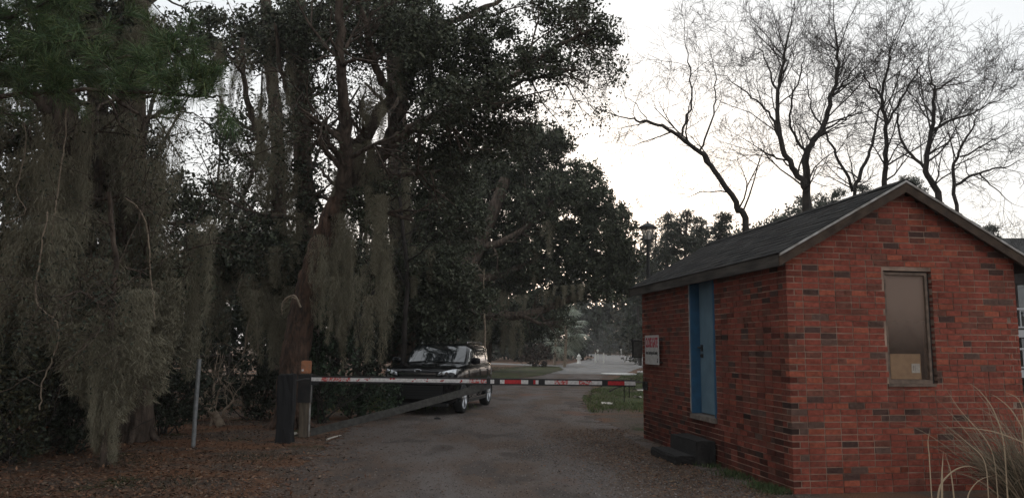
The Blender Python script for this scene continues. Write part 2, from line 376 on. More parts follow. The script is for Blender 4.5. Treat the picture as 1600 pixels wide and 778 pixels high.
def limb(acc, pts, r0, r1, k=8, n=5, wob=0.0, r=rng, rough=0.0, c=None):
    P = catmull(pts, n)
    if wob: P[1:-1] += r.normal(0, wob, (len(P) - 2, 3))
    t = np.linspace(0, 1, len(P)); rad = r0 * (1 - t) ** .9 + r1 * (1 - (1 - t) ** .9)
    j = None
    if rough: j = 1 + rough * r.normal(0, 1, (1, k)) * .6 + rough * r.normal(0, 1, (len(P), k)) * .5
    acc.tube(P, rad, k, c, jitter=j); return P, rad
def grow(acc, p, d, L, r0, lvl, top, kids, r, wander=.14, up=.05, ang=(25, 65), sides=(6, 5, 4, 3, 3), tips=None, shrink=(.45, .8), seg=5):
    n = seg; P = [np.array(p)]; d = unit(d)
    nz = r.normal(0, wander, (n, 3)); nz[:, 2] += up; Ds = []
    for i in range(n):
        d = unit(d + nz[i]); P.append(P[-1] + d * L / n); Ds.append(d)
    rad = np.linspace(r0, max(r0 * .35, .0035), n + 1)
    acc.tube(P, rad, sides[min(lvl, len(sides) - 1)])
    if tips is not None: tips.append(P[-1])
    if lvl < top:
        for _ in range(kids[lvl]):
            t = r.uniform(.2, 1.0) * n; i = min(int(t), n - 1)
            pos = P[i] + (P[i+1] - P[i]) * (t - i); dd = Ds[i]
            a = R(r.uniform(*ang)); side = unit(np.cross(dd, r.normal(size=3)))
            nd = dd * math.cos(a) + side * math.sin(a)
            grow(acc, pos, nd, L * r.uniform(*shrink), max(rad[i] * .6, .0045), lvl + 1, top, kids, r, wander, up, ang, sides, tips, shrink, seg)

# ------------------------------------------------------------------ Spanish moss
mr_ = np.random.default_rng(21)
def moss_template(ns, seg=2):
    "a soft column one metre long hanging from the origin: hundreds of short curls gathered into tapering tails"
    V = []; F = []; Cc = []; k = 0; nt = mr_.integers(2, 5)
    tails = [(mr_.normal(0, .15, 2), mr_.uniform(.4, .95), mr_.normal(0, .06, 2), mr_.uniform(0, 6)) for _ in range(nt)]; tails[0] = (tails[0][0] * .2, 1.0, tails[0][2], 1.0)
    wts = np.array([t[1] ** 1.3 for t in tails]); wts /= wts.sum()
    for i in range(ns):
        off, tl, dr_, ph = tails[mr_.choice(nt, p=wts)]; u = mr_.random() ** 1.05; z0 = -u * tl * .95
        env = .085 * (1 - u) ** .45 * (1 + .3 * math.sin(8 * u + ph)) + .010
        a = mr_.normal(0, 1, 2) * env; ax = off * min(1, .3 + u * 1.5) + dr_ * u + np.array((.03 * math.sin(5 * u + ph), .03 * math.cos(4 * u + ph)))
        Ls = min(mr_.uniform(.028, .085), max(.03, 1.02 + z0)); w = mr_.uniform(.0022, .0048)
        p = np.array((ax[0] + a[0], ax[1] + a[1], z0)); th = mr_.uniform(0, math.pi); s = np.array((math.cos(th), math.sin(th), .3))
        dr = np.append(mr_.normal(0, .6, 2), -.85); pts = [p.copy()]
        for q in range(seg):
            p = p + (dr + mr_.normal(0, .6, 3) * (1, 1, .4)) * Ls / seg; pts.append(p.copy())
        pts = np.array(pts); ww = w * np.array([.6] + [1.0] * (seg - 1) + [.25])[:, None]
        vv = np.concatenate([pts + s * ww, pts - s * ww]); m = seg + 1
        V.append(vv); F += [(k + q, k + q + 1, k + m + q + 1, k + m + q) for q in range(seg)]; k += 2 * m
        Cc += [MOSSC[mr_.integers(0, 5)] * mr_.uniform(.8, 1.2)] * seg
    a = Acc(); a.add(np.concatenate(V), np.array(F), np.array(Cc)); me = a.mesh('spanish_moss'); me.materials.append(M['moss']); return me
MOSSC = 1.22 * np.array([(.200, .178, .125), (.170, .154, .108), (.230, .204, .146), (.145, .135, .098), (.185, .165, .118)])
MT = [moss_template(1700) for _ in range(6)] + [moss_template(2300) for _ in range(4)]
class MAcc:
    def __init__(s): s.v = []
def drape(acc, p, L, w, r=mr_, tone=1.0):
    acc.v.append((np.asarray(p), L, w, r.uniform(0, 6.283), int(r.integers(0, len(MT))), r.normal(0, .06)))
def drapes(acc, n, x0, x1, y0, y1, Y0, Y1, L0, L1, w0=.5, w1=1.1, tone=1.0, r=mr_):
    for _ in range(n):
        p = at(r.uniform(x0, x1), r.uniform(y0, y1), r.uniform(Y0, Y1)); L = r.uniform(L0, L1)
        L = min(L, p[2] - .05)
        if L > .2: drape(acc, p, L, r.uniform(w0, w1) * min(1, .4 + .6 * L), r, tone)
def root(pts): p = pts[0]; return (float(p[0]), float(p[1]), 0.0)
def local(acc, o):
    off = np.array(o.location)
    acc.v = [v - off for v in acc.v]
def part(acc, name, m, parent, smooth=False, kind=None):
    if isinstance(acc, MAcc):
        for p, L, w, a, k, sh in acc.v:
            o = bpy.data.objects.new(name, MT[k]); COL.objects.link(o); o.parent = parent
            q = p - np.array(parent.location); o.matrix_basis = Matrix.Translation(q) @ Matrix.Rotation(sh, 4, 'X') @ Matrix.Rotation(a, 4, 'Z') @ Matrix.Diagonal((w, w, L, 1))
        return None
    if not acc.v: return None
    local(acc, parent); o = acc.build(name, m, parent, smooth)
    if kind: o['kind'] = kind
    return o
# ------------------------------------------------------------------ brick gatehouse
SA = R(8.6); SN = np.array((3.25, 8.95)); SW, SL, SH = 3.04, 5.35, 2.76; SLOPE = .56; CX = SW / 2
shed = empty('brick_shed', (SN[0], SN[1], 0), SA)
tag(shed, 'small red brick gatehouse with a blue door and dark shingled gable roof', 'shed')
def sloc(x, y, z=0.0):
    return np.array((SN[0] + x * math.cos(SA) - y * math.sin(SA), SN[1] + x * math.sin(SA) + y * math.cos(SA), z))
CO, BP, BL, BH = .0735, .207, .195, .0615
gab = lambda x: SH + (CX - abs(x - CX)) * SLOPE
br = np.random.default_rng(5)
BC = {'red': (.325, .086, .058), 'orange': (.39, .110, .066), 'deep': (.265, .076, .053), 'brown': (.215, .082, .058), 'dark': (.105, .058, .048), 'grey': (.15, .088, .070)}
BK = list(BC)
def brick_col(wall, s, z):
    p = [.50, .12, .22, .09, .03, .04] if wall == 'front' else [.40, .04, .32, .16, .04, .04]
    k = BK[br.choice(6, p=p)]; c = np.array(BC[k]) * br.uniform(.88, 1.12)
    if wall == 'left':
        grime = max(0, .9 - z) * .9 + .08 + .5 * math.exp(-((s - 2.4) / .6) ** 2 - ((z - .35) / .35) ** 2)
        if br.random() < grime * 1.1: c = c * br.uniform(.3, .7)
        c = c * .8  # besides the grime, the whole wall's shade is put into the brick colour
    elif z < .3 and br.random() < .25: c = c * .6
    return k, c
# openings per wall, in (s0, s1, z0, z1)
OPEN = {'front': [(1.262, 1.90, 1.245, 2.60)], 'left': [(2.08, 3.0, .60, 3.0)], 'right': [], 'back': []}
def wall_bricks(wall):
    Lw = SW if wall in ('front', 'back') else SL
    out = []; nc = int((SH if wall in ('left', 'right') else gab(CX) - .02) / CO) + 1
    for k in range(nc):
        z0 = k * CO + .006; z1 = z0 + BH
        lo, hi = 0.0, Lw
        odd = k % 2
        if wall in ('front', 'back'):
            if z1 > SH:
                e = ((z0 + z1) / 2 - SH) / SLOPE; lo, hi = e, Lw - e
                if hi - lo < .1: continue
            elif odd: lo, hi = .104, Lw - .104
        else:
            if z1 > SH: continue
            if odd == 0: lo, hi = .104, Lw - .104
        s = lo if z1 <= SH else lo - br.uniform(0, .2)
        st = []
        first = .094 if (odd == 0 and wall in ('left', 'right')) or (odd and wall in ('front', 'back')) else BL
        while s < hi - .02:
            r_ = br.random(); ln = first if s <= lo + 1e-6 else (BL if r_ < .93 else .094)
            a, b = max(s, lo), min(s + ln, hi)
            if hi - b < .035: b = hi
            if b - a > .03: st.append((a, b))
            s = s + ln + .012; first = BL
            if b == hi: break
        for o in OPEN[wall]:
            if z1 > o[2] + .01 and z0 < o[3] - .01:
                ns = []
                for a, b in st:
                    if b <= o[0] or a >= o[1]: ns.append((a, b)); continue
                    if a < o[0] and o[0] - a > .03: ns.append((a, o[0]))
                    if b > o[1] and b - o[1] > .03: ns.append((o[1], b))
                st = ns
        for a, b in st: out.append((a, b, z0, z1))
    return out
def place(wall, s, z):   # local centre of the outer face and the axis turn
    if wall == 'front': return (s, 0.0, z), 0.0
    if wall == 'left': return (0.0, s, z), -math.pi / 2
    if wall == 'back': return (SW - s, SL, z), math.pi
    return (SW, s, z), math.pi / 2
D_ = .094
def brick_mesh(name, col):
    bm = bmesh.new(); bmesh.ops.create_cube(bm, size=1.0)
    for v in bm.verts: v.co = Vector((v.co.x, v.co.y * D_ + D_ / 2, v.co.z))
    ed = [e for e in bm.edges if all(v.co.y < .01 for v in e.verts)]
    bm.normal_update()
    me = bpy.data.meshes.new(name); bm.to_mesh(me); bm.free()
    a = me.attributes.new('Col', 'FLOAT_COLOR', 'FACE')
    a.data.foreach_set('color', np.tile(np.append(col, 1).astype(np.float32), len(me.polygons)))
    me.materials.append(M['brick']); return me
BM_ = {k: [brick_mesh('brick', np.array(BC[k]) * q) for q in (.85, .93, 1.0, 1.08, 1.16)] for k in BK}
BOXV = [(-.5, 0, -.5), (.5, 0, -.5), (.5, 1, -.5), (-.5, 1, -.5), (-.5, 0, .5), (.5, 0, .5), (.5, 1, .5), (-.5, 1, .5)]
T_ = .10  # brick skin depth; mortar/core behind and between
core = {}
for wall in ('front', 'left', 'right', 'back'):
    c = Acc(); i = .0035; e = .22
    if wall == 'front':
        o = OPEN['front'][0]
        c.box((i, i, -.2), (SW - i, e, o[2])); c.box((i, i, o[2]), (o[0], e, o[3])); c.box((o[1], i, o[2]), (SW - i, e, o[3])); c.box((i, i, o[3]), (SW - i, e, SH))
        zt = gab(CX) - .03
        for y0, y1 in ((i, e),):
            c.add([(i, y0, SH), (SW - i, y0, SH), (CX, y0, zt), (i, y1, SH), (SW - i, y1, SH), (CX, y1, zt)], [(0, 1, 2, 2), (4, 3, 5, 5), (1, 4, 5, 2), (3, 0, 2, 5)])
    elif wall == 'back':
        c.box((i, SL - e, -.2), (SW - i, SL - i, SH)); zt = gab(CX) - .03
        c.add([(i, SL - e, SH), (SW - i, SL - e, SH), (CX, SL - e, zt), (i, SL - i, SH), (SW - i, SL - i, SH), (CX, SL - i, zt)], [(0, 1, 2, 2), (4, 3, 5, 5), (1, 4, 5, 2), (3, 0, 2, 5)])
    elif wall == 'left':
        o = OPEN['left'][0]
        c.box((i, e, -.2), (e, o[0], SH)); c.box((i, o[1], -.2), (e, SL - e, SH)); c.box((i, o[0], -.2), (e, o[1], o[2] - .06))
    else: c.box((SW - e, e, -.2), (SW - i, SL - e, SH))
    core[wall] = c.build('wall', M['mortar'], shed)
CS = Vector((math.cos(SA), math.sin(SA)))
allb = []
for wall in ('front', 'left', 'right', 'back'):
    for (a, b, z0, z1) in wall_bricks(wall):
        (x, y, z), rz = place(wall, (a + b) / 2, (z0 + z1) / 2)
        # how large it shows from the road in front
        wpos = sloc(x, y); dist = math.hypot(wpos[0], wpos[1])
        ln = (b - a)
        if wall == 'front': vis = ln / dist ** 2
        elif wall == 'left': vis = ln / dist ** 2 * .30
        else: vis = 0
        if wall == 'front' and (wpos[0] / wpos[1] > .68): vis = 0
        allb.append((vis, wall, a, b, z0, z1, x, y, z, rz))
allb.sort(key=lambda t: -t[0])
rest = {w: Acc() for w in core}
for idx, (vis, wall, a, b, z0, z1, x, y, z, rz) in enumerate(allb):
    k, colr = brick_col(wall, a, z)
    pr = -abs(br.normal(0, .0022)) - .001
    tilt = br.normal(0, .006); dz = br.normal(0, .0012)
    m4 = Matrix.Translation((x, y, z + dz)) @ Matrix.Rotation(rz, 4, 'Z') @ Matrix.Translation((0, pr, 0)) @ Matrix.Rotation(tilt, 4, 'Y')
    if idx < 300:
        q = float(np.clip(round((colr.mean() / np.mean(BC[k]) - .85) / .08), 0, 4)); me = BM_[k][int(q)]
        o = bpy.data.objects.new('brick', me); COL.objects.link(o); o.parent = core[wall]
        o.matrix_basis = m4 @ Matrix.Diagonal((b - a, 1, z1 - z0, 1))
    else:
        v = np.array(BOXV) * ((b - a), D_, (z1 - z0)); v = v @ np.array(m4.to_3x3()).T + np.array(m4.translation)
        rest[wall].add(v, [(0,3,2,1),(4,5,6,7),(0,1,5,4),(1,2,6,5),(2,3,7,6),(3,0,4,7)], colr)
for w in rest: tag(rest[w].build('brickwork', M['brick'], core[w]), kind='stuff')
# bricks under the door sill
# roof
roofP = bpy.data.objects.new('roof', None)
def slab(name, x0, x1, y0, y1, zt, th, m, parent):
    a = Acc()
    def zz(x): return zt - abs(x - CX) * SLOPE
    v = [(x0, y0, zz(x0) - th), (x1, y0, zz(x1) - th), (x1, y1, zz(x1) - th), (x0, y1, zz(x0) - th), (x0, y0, zz(x0)), (x1, y0, zz(x1)), (x1, y1, zz(x1)), (x0, y1, zz(x0))]
    a.add(v, [(0,3,2,1),(4,5,6,7),(0,1,5,4),(1,2,6,5),(2,3,7,6),(3,0,4,7)]); return a.build(name, m, parent)
ZR = gab(CX) + .075; OV, RK0, RK1 = .15, -.15, SL + .30
roofL = slab('roof', -OV, CX, RK0 + .028, RK1, ZR, .03, M['brown_wood'], shed)
roofR = slab('roof', CX + .001, SW + OV, RK0 + .028, RK1, ZR, .03, M['brown_wood'], shed)
# shingles, left slope one by one
sh_len = math.hypot(CX + OV, (CX + OV) * SLOPE); rows = 14; ex = sh_len / rows; per = 21; wd = (RK1 - RK0 + .02) / per
pitch = math.atan(SLOPE)
SHC = [(.038, .036, .035), (.048, .045, .043), (.030, .029, .028), (.043, .038, .035), (.058, .054, .051)]
def shingle_mesh(col):
    a = Acc(); a.box((-.5, 0, -.004), (.5, 1, .004), col); me = a.mesh('shingle'); me.materials.append(M['shingle']); return me
SM_ = [shingle_mesh(c) for c in SHC]
for rr in range(rows):
    off = (rr % 2) * wd * .5
    for q in range(per):
        yc = RK0 - .01 + wd * (q + .5) + off
        a, b = yc - wd / 2 + .004, min(yc + wd / 2 - .004, RK1 + .01)
        if q == 0 and off: a = RK0 - .01
        if b - a < .05: continue
        d0 = rr * ex - .02; ln = ex * 1.55
        if rr == rows - 1: ln = ex * 1.0
        x = -OV + d0 * math.cos(pitch); z = ZR - abs(x - CX) * SLOPE + .012 + br.normal(0, .0015)
        o = bpy.data.objects.new('shingle', SM_[br.integers(0, 5)]); COL.objects.link(o); o.parent = roofL
        o.matrix_basis = Matrix.Translation((x, (a + b) / 2, z)) @ Matrix.Rotation(-pitch + .028, 4, 'Y') @ Matrix.Rotation(-math.pi / 2 + br.normal(0, .006), 4, 'Z') @ Matrix.Diagonal((b - a, ln, 1, 1))
a = Acc()
for rr in range(rows):
    for q in range(per):
        y0 = RK0 - .01 + wd * q + (rr % 2) * wd * .5 - wd * .25; y1 = min(y0 + wd - .008, RK1 + .01); y0 = max(y0, RK0 - .01)
        if y1 - y0 < .05: continue
        x0 = SW + OV + .015 - rr * ex * math.cos(pitch); x1 = max(x0 - ex * 1.5 * math.cos(pitch), CX)
        z0 = ZR - abs(x0 - CX) * SLOPE + .018; z1 = ZR - abs(x1 - CX) * SLOPE + .006
        a.add([(x0, y0, z0), (x0, y1, z0), (x1, y1, z1), (x1, y0, z1), (x0, y0, z0 - .01), (x0, y1, z0 - .01)], [(0, 1, 2, 3), (0, 4, 5, 1)], np.array(SHC[br.integers(0, 5)]))
tag(a.build('shingle_course', M['shingle'], roofR), kind='stuff')
a = Acc()
for q in range(20):
    y0 = RK0 - .012 + q * .292; y1 = min(y0 + .30, RK1 + .012)
    if y1 - y0 < .05: continue
    h = ZR + .022 + .004 * (q % 2)
    for sg in (-1, 1):
        a.add([(CX, y0, h), (CX, y1, h), (CX + sg * .14, y1, h - .14 * SLOPE + .004), (CX + sg * .14, y0, h - .14 * SLOPE + .004)], [(0, 1, 2, 3)], np.array(SHC[br.integers(0, 5)]))
a.build('ridge_cap', M['shingle'], roofR)
# fascia under the left eave (two boards), right eave
for (x0, x1) in ((-OV - .004, -OV + .022), (SW + OV - .022, SW + OV + .004)):
    zt = ZR - (CX + OV) * SLOPE - .006
    for (y0, y1) in ((RK0 + .03, 2.62), (2.626, RK1 - .01)):
        a = Acc(); a.box((x0, y0, zt - .135), (x1, y1, zt)); a.build('fascia', M['old_wood'], shed)
a = Acc(); a.box((-OV + .024, .0, ZR - (CX + OV) * SLOPE - .12), (-.012, RK1 - .03, ZR - (CX + OV) * SLOPE - .10)); a.build('soffit', M['old_wood'], shed)
# rake boards and pale drip edge on the road-side gable, and at the back
def rake(y0, y1, x0, x1, top, hgt, name, m):
    a = Acc(); zz = lambda x: ZR - abs(x - CX) * SLOPE - top
    v = [(x0, y0, zz(x0) - hgt), (x1, y0, zz(x1) - hgt), (x1, y1, zz(x1) - hgt), (x0, y1, zz(x0) - hgt), (x0, y0, zz(x0)), (x1, y0, zz(x1)), (x1, y1, zz(x1)), (x0, y1, zz(x0))]
    a.add(v, [(0,3,2,1),(4,5,6,7),(0,1,5,4),(1,2,6,5),(2,3,7,6),(3,0,4,7)]); return a.build(name, m, shed)
for (x0, x1) in ((-OV - .005, CX), (CX + .001, SW + OV + .005)):
    rake(RK0, RK0 + .026, x0, x1, .028, .115, 'rake_board', M['brown_wood'])
    rake(RK0 - .014, RK0 + .012, x0, x1, -.004, .028, 'drip_edge', M['white_trim'])
    rake(RK1 - .02, RK1 + .005, x0, x1, .034, .11, 'rake_board', M['brown_wood'])
    rake(RK0 + .03, -.012, x0 + .03, x1, .062, .02, 'soffit', M['brown_wood'])
# door: deep reveal, frame, slab, handle, sill
o = OPEN['left'][0]; dz0, dz1 = .66, SH - .06
fr = Acc(); fr.box((-.012, o[1] - .05, dz0), (.20, o[1] - .002, dz1)); fr.box((-.012, o[0] + .002, dz0), (.20, o[0] + .045, dz1)); fr.box((-.01, o[0] + .046, dz1 - .05), (.20, o[1] - .051, dz1))
fr.build('door_frame', M['blue_frame'], shed)
a = Acc(); a.box((-.018, o[1] - .004, dz0 + .02), (-.002, o[1] + .022, dz1)); a.build('door_casing', M['white_trim'], shed)
d = Acc(); d.box((.13, o[0] + .048, dz0 + .012), (.17, o[1] - .054, dz1 - .053)); door = d.build('door', M['blue_door'], shed)
h = Acc(); h.box((.118, 2.835, 1.60), (.129, 2.905, 1.70)); h.tube([(.125, 2.87, 1.66), (.06, 2.87, 1.655)], [.012, .014], 8, cap=True); h.tube([(.066, 2.868, 1.655), (.066, 2.80, 1.65)], .012, 8, cap=True)
h.build('handle', M['dark_steel'], door)
h = Acc(); h.box((.121, 2.83, 1.50), (.129, 2.90, 1.56)); h.tube([(.10, 2.86, 1.53), (.129, 2.86, 1.53)], .022, 10, cap=True); h.build('lock', M['dark_steel'], door)
for z in (.95, 1.7, 2.45):
    h = Acc(); h.tube([(.122, o[0] + .052, z - .045), (.122, o[0] + .052, z + .045)], .008, 6, cap=True); h.build('hinge', M['dark_steel'], door)
a = Acc(); a.box((-.035, o[0] - .01, .585), (.22, o[1] + .01, .655)); a.build('door_sill', M['sill'], shed)
# interior dark back of the door opening is closed by the door; dark floor
a = Acc(); a.box((.23, .23, .40), (SW - .23, SL - .23, .45)); a.build('floor_slab', M['sill'], shed)
# window
o = OPEN['front'][0]; win = empty('window'); win.parent = shed
x0, x1, z0, z1 = o[0] + .004, o[1] - .05, o[2] + .004, o[3] - .018
f = Acc(); t = .032
f.box((x0, .018, z0), (x1, .085, z0 + .045)); f.box((x0, .018, z1 - t), (x1, .085, z1)); f.box((x0, .018, z0 + .046), (x0 + t, .085, z1 - t - .001)); f.box((x1 - t, .018, z0 + .046), (x1, .085, z1 - t - .001))
f.build('frame', M['window_frame'], win)
p = Acc(); p.box((x0 + t, .045, z0 + .046), (x1 - t, .049, z1 - t)); p.build('pane', M['pane'], win)
a = Acc(); a.box((x1 + .001, .06, z0), (o[1] - .002, .09, z1)); a.build('reveal_shade_strip', M['dark_steel'], win)  # near-black strip stands in for the shaded reveal right of the frame
a = Acc(); a.box((o[0] - .02, -.02, o[2] - .03), (o[1] - .03, .09, o[2] + .002)); a.build('sill', M['window_frame'], win)
# the box standing behind the pane
bx = tag(empty('cardboard_box', sloc(1.545, .16, z0 + .05), SA), 'brown cardboard box with a white label standing inside the gatehouse window', 'box')
a = Acc(); a.box((-.2, -.085, 0), (.2, .16, .30)); a.build('carton', M['cardboard'], bx)
a = Acc(); a.box((-.2, -.088, .292), (.2, -.0855, .302)); a.build('flap', M['cardboard'], bx)
a = Acc(); a.box((.075, -.0885, .075), (.185, -.0855, .185)); lb = a.build('shipping_label', M['paper'], bx)
a = Acc(); a.box((.095, -.0895, .10), (.101, -.0887, .165)); a.box((.118, -.0895, .10), (.122, -.0887, .165)); a.build('print', M['sign_black'], lb)
a = Acc(); a.box((1.30, .09, z0 - .01), (1.82, .36, z0 + .046)); a.build('inner_sill', M['window_frame'], win)
# sign on the left wall
def text_mesh(body, width, height, m, parent, loc, rot, name='lettering', bold=0.0):
    cu = bpy.data.curves.new(name, 'FONT'); cu.body = body; cu.extrude = .0012; cu.offset = bold; cu.resolution_u = 3
    o = bpy.data.objects.new(name, cu); COL.objects.link(o); bpy.context.view_layer.update()
    me = bpy.data.meshes.new_from_object(o.evaluated_get(bpy.context.evaluated_depsgraph_get()))
    bpy.data.objects.remove(o)
    co = np.zeros(len(me.vertices) * 3, np.float32); me.vertices.foreach_get('co', co); co = co.reshape(-1, 3)
    mn, mx_ = co.min(0), co.max(0); co[:, 0] = (co[:, 0] - mn[0]) / (mx_[0] - mn[0]) * width; co[:, 1] = (co[:, 1] - mn[1]) / (mx_[1] - mn[1]) * height
    me.vertices.foreach_set('co', co.ravel()); me.update(); me.materials.clear(); me.materials.append(m); me.name = name
    t = bpy.data.objects.new(name, me); COL.objects.link(t); t.parent = parent; t.location = loc; t.rotation_euler = rot
    return t
sg = tag(empty('gate_sign', sloc(-.075, 4.60, 1.355), SA), 'white CLOSE GATE sign in red letters on the brick wall left of the blue door', 'sign')
a = Acc(); a.box((-.012, -.355, 0), (0, .355, .51)); a.build('sign_board', M['sign_white'], sg)
a = Acc(); a.box((.001, -.34, .42), (.068, -.28, .45)); a.box((.001, .28, .42), (.068, .34, .45)); a.box((.001, -.34, .03), (.068, .34, .055)); a.build('mounting_frame', M['old_wood'], sg)
RT = (R(90), 0, R(-90))
text_mesh('CLOSE GATE', .64, .175, M['sign_red'], sg, (-.0145, .32, .295), RT, bold=.03)
text_mesh('when Entering and Leaving', .62, .085, M['sign_black'], sg, (-.0145, .31, .155), RT, bold=.012)
a = Acc(); a.tube([(-.0125, -.30, .055), (-.016, -.30, .055)], .022, 14, cap=True); a.tube([(-.0125, -.30, .095), (-.016, -.30, .095)], .016, 14, cap=True); a.build('print_mark', M['sign_black'], sg)
# steps
st = tag(empty('door_steps', sloc(-.45, 2.7, 0), SA), 'pair of black mossy steps below the blue door', 'steps')
rs = np.random.default_rng(3)
def rough_box(lo, hi, m, name, parent, amp=.006, nx=8):
    bm = bmesh.new(); bmesh.ops.create_cube(bm, size=1)
    for v in bm.verts: v.co = Vector([lo[i] + (v.co[i] + .5) * (hi[i] - lo[i]) for i in range(3)])
    bmesh.ops.bevel(bm, geom=bm.edges[:], offset=.012, segments=2, affect='EDGES')
    bmesh.ops.subdivide_edges(bm, edges=bm.edges[:], cuts=3, use_grid_fill=True)
    for v in bm.verts: v.co += Vector(rs.normal(0, amp, 3))
    me = bpy.data.meshes.new(name); bm.to_mesh(me); bm.free(); return link(name, me, parent, m)
rough_box((.142, -.60, 0), (.43, .45, .335), M['step'], 'step', st, .004)
rough_box((-.15, -.56, 0), (.138, .52, .13), M['step'], 'step', st, .004)
# latch bracket and meter box on the far corner
lt = tag(empty('gate_latch', sloc(-.01, 5.2, .96), SA), 'black steel latch bracket bolted to the far end of the brick wall', 'latch')
a = Acc(); a.box((-.016, -.14, -.075), (-.002, .12, .075)); a.build('back_plate', M['dark_steel'], lt)
a = Acc(); a.box((-.20, -.03, .052), (-.017, .07, .064)); a.box((-.20, -.03, -.068), (-.017, .07, -.056)); a.build('jaw', M['dark_steel'], lt)
for dy, dz in ((-.11, .05), (-.11, -.05), (.09, .05), (.09, -.05)):
    a = Acc(); a.tube([(-.016, dy, dz), (-.026, dy, dz)], .011, 6, cap=True); a.build('bolt', M['galv'], lt)
mb = tag(empty('junction_box', sloc(-.03, 5.37, 1.62), SA), 'small dark electrical box on the corner of the brick wall behind the sign', 'electrical box')
a = Acc(); a.box((-.14, -.01, -.16), (.02, .10, .16)); a.build('casing', M['dark_steel'], mb)
a = Acc(); a.box((-.145, -.018, -.14), (.01, -.011, .14)); a.build('cover', M['grey_paint'], mb)
a = Acc(); a.tube([(-.15, .04, -.17), (-.15, .04, .12)], .012, 6); a.tube([(-.15, .04, .13), (-.15, .04, .19)], .022, 8, cap=True); a.build('conduit', M['dark_steel'], mb)
# ------------------------------------------------------------------ swing gate
GA = np.array((-3.58, 13.92)); GB = np.array(sloc(-.20, 5.22)[:2]); GZ0, GZ1 = 1.03, 1.0
gl = float(np.linalg.norm(GB - GA)); gang = math.atan2(GB[1] - GA[1], GB[0] - GA[0])
gate = tag(empty('swing_gate', (GA[0], GA[1], 0), gang), 'long black barrier gate with red and white reflective strips across the gravel road', 'gate')
tilt = (GZ1 - GZ0) / gl
gz = lambda x: GZ0 + tilt * x
def beam(a, x0, x1, y0, y1, dz0, dz1, c=None):
    v = [(x0, y0, gz(x0) + dz0), (x1, y0, gz(x1) + dz0), (x1, y1, gz(x1) + dz0), (x0, y1, gz(x0) + dz0), (x0, y0, gz(x0) + dz1), (x1, y0, gz(x1) + dz1), (x1, y1, gz(x1) + dz1), (x0, y1, gz(x0) + dz1)]
    a.add(v, [(0,3,2,1),(4,5,6,7),(0,1,5,4),(1,2,6,5),(2,3,7,6),(3,0,4,7)], c)
a = Acc(); beam(a, -.02, gl, -.045, .045, -.06, .06); rail = a.build('rail', M['dark_steel'], gate)
def gxpx(px):   # distance along the rail of a picture column
    u = (px - 800) / FPX
    # (GA + s*d): x / y = u'   (small roll ignored)
    d = (GB - GA) / gl; dd = 1 / (_c)
    f = lambda s: (GA[0] + s * d[0]) - u * ((GA[1] + s * d[1]) * _c + (1 - CAMH) * _s)
    lo, hi = -1.0, gl + 1
    for _ in range(40):
        m_ = (lo + hi) / 2
        if f(m_) < 0: lo = m_
        else: hi = m_
    return (lo + hi) / 2
strips = [(487, 505, 'strip_white'), (505, 550, 'strip_worn'), (550, 735, 'strip_white'), (735, 762, 'strip_worn'), (768, 774, 'strip_white'), (783, 790, 'strip_white'), (790, 816, 'strip_red'), (816, 827, 'strip_white'), (835, 838.5, 'strip_red'), (838.5, 843, 'strip_white'),
          (853, 868, 'strip_white'), (868, 889, 'strip_worn'), (889, 906, 'strip_white'), (906, 926, 'strip_worn'), (926, 942, 'strip_white'), (951, 977, 'strip_red'), (977, 994, 'strip_white')]
for x0, x1, m in strips:
    a = Acc(); s0, s1 = gxpx(x0), gxpx(x1)
    low = -.036 if x0 > 740 else -.03
    beam(a, s0, s1 - .001, -.049, -.0455, low, .034)
    o = a.build('reflective_strip', M[m], rail)
    if m == 'strip_worn': o['label'] = 'scuffed red and white reflective strip'
# red scuffs along the long white strip
for px in (560, 575, 612, 645, 668, 690, 718):
    a = Acc(); s = gxpx(px); w = rs.uniform(.03, .09)
    for q in range(3):
        s2 = s + rs.uniform(-.05, .05); z2 = rs.uniform(-.025, .02)
        beam(a, s2, s2 + w * rs.uniform(.3, 1), -.0502, -.0493, z2, z2 + rs.uniform(.008, .02))
    a.build('scuff', M['strip_red'], rail)
# hinge sleeve on the post
a = Acc(); a.box((-.24, -.10, .62), (-.02, .10, 1.12)); a.build('hinge_sleeve', M['dark_steel'], gate)
a = Acc(); a.box((-.02, -.04, .93), (.10, .04, 1.10)); a.build('rail_socket', M['dark_steel'], gate)
# brace from the foot of the post up to the rail
s1 = gxpx(768); n_ = 14; xs_ = np.linspace(-.0, s1, n_); zs_ = np.linspace(.09, gz(s1) - .06, n_) - .02 * np.sin(np.linspace(0, math.pi, n_))
a = Acc()
for i in range(n_ - 1):
    x0, x1, z0, z1 = xs_[i], xs_[i+1], zs_[i], zs_[i+1]; h0 = .065
    v = [(x0, -.035, z0 - h0), (x1, -.035, z1 - h0), (x1, .02, z1 - h0), (x0, .02, z0 - h0), (x0, -.035, z0 + h0), (x1, -.035, z1 + h0), (x1, .02, z1 + h0), (x0, .02, z0 + h0)]
    a.add(v, [(0,3,2,1),(4,5,6,7),(0,1,5,4),(2,3,7,6)])
a.build('brace', M['grey_paint'], gate)
a = Acc(); x = gxpx(977); a.tube([(x, 0, gz(x) - .06), (x, 0, gz(x) - .34)], .008, 5); x = gxpx(985); a.tube([(x, 0, gz(x) - .06), (x, 0, gz(x) - .26)], .008, 5); a.build('hanging_rod', M['dark_steel'], gate)
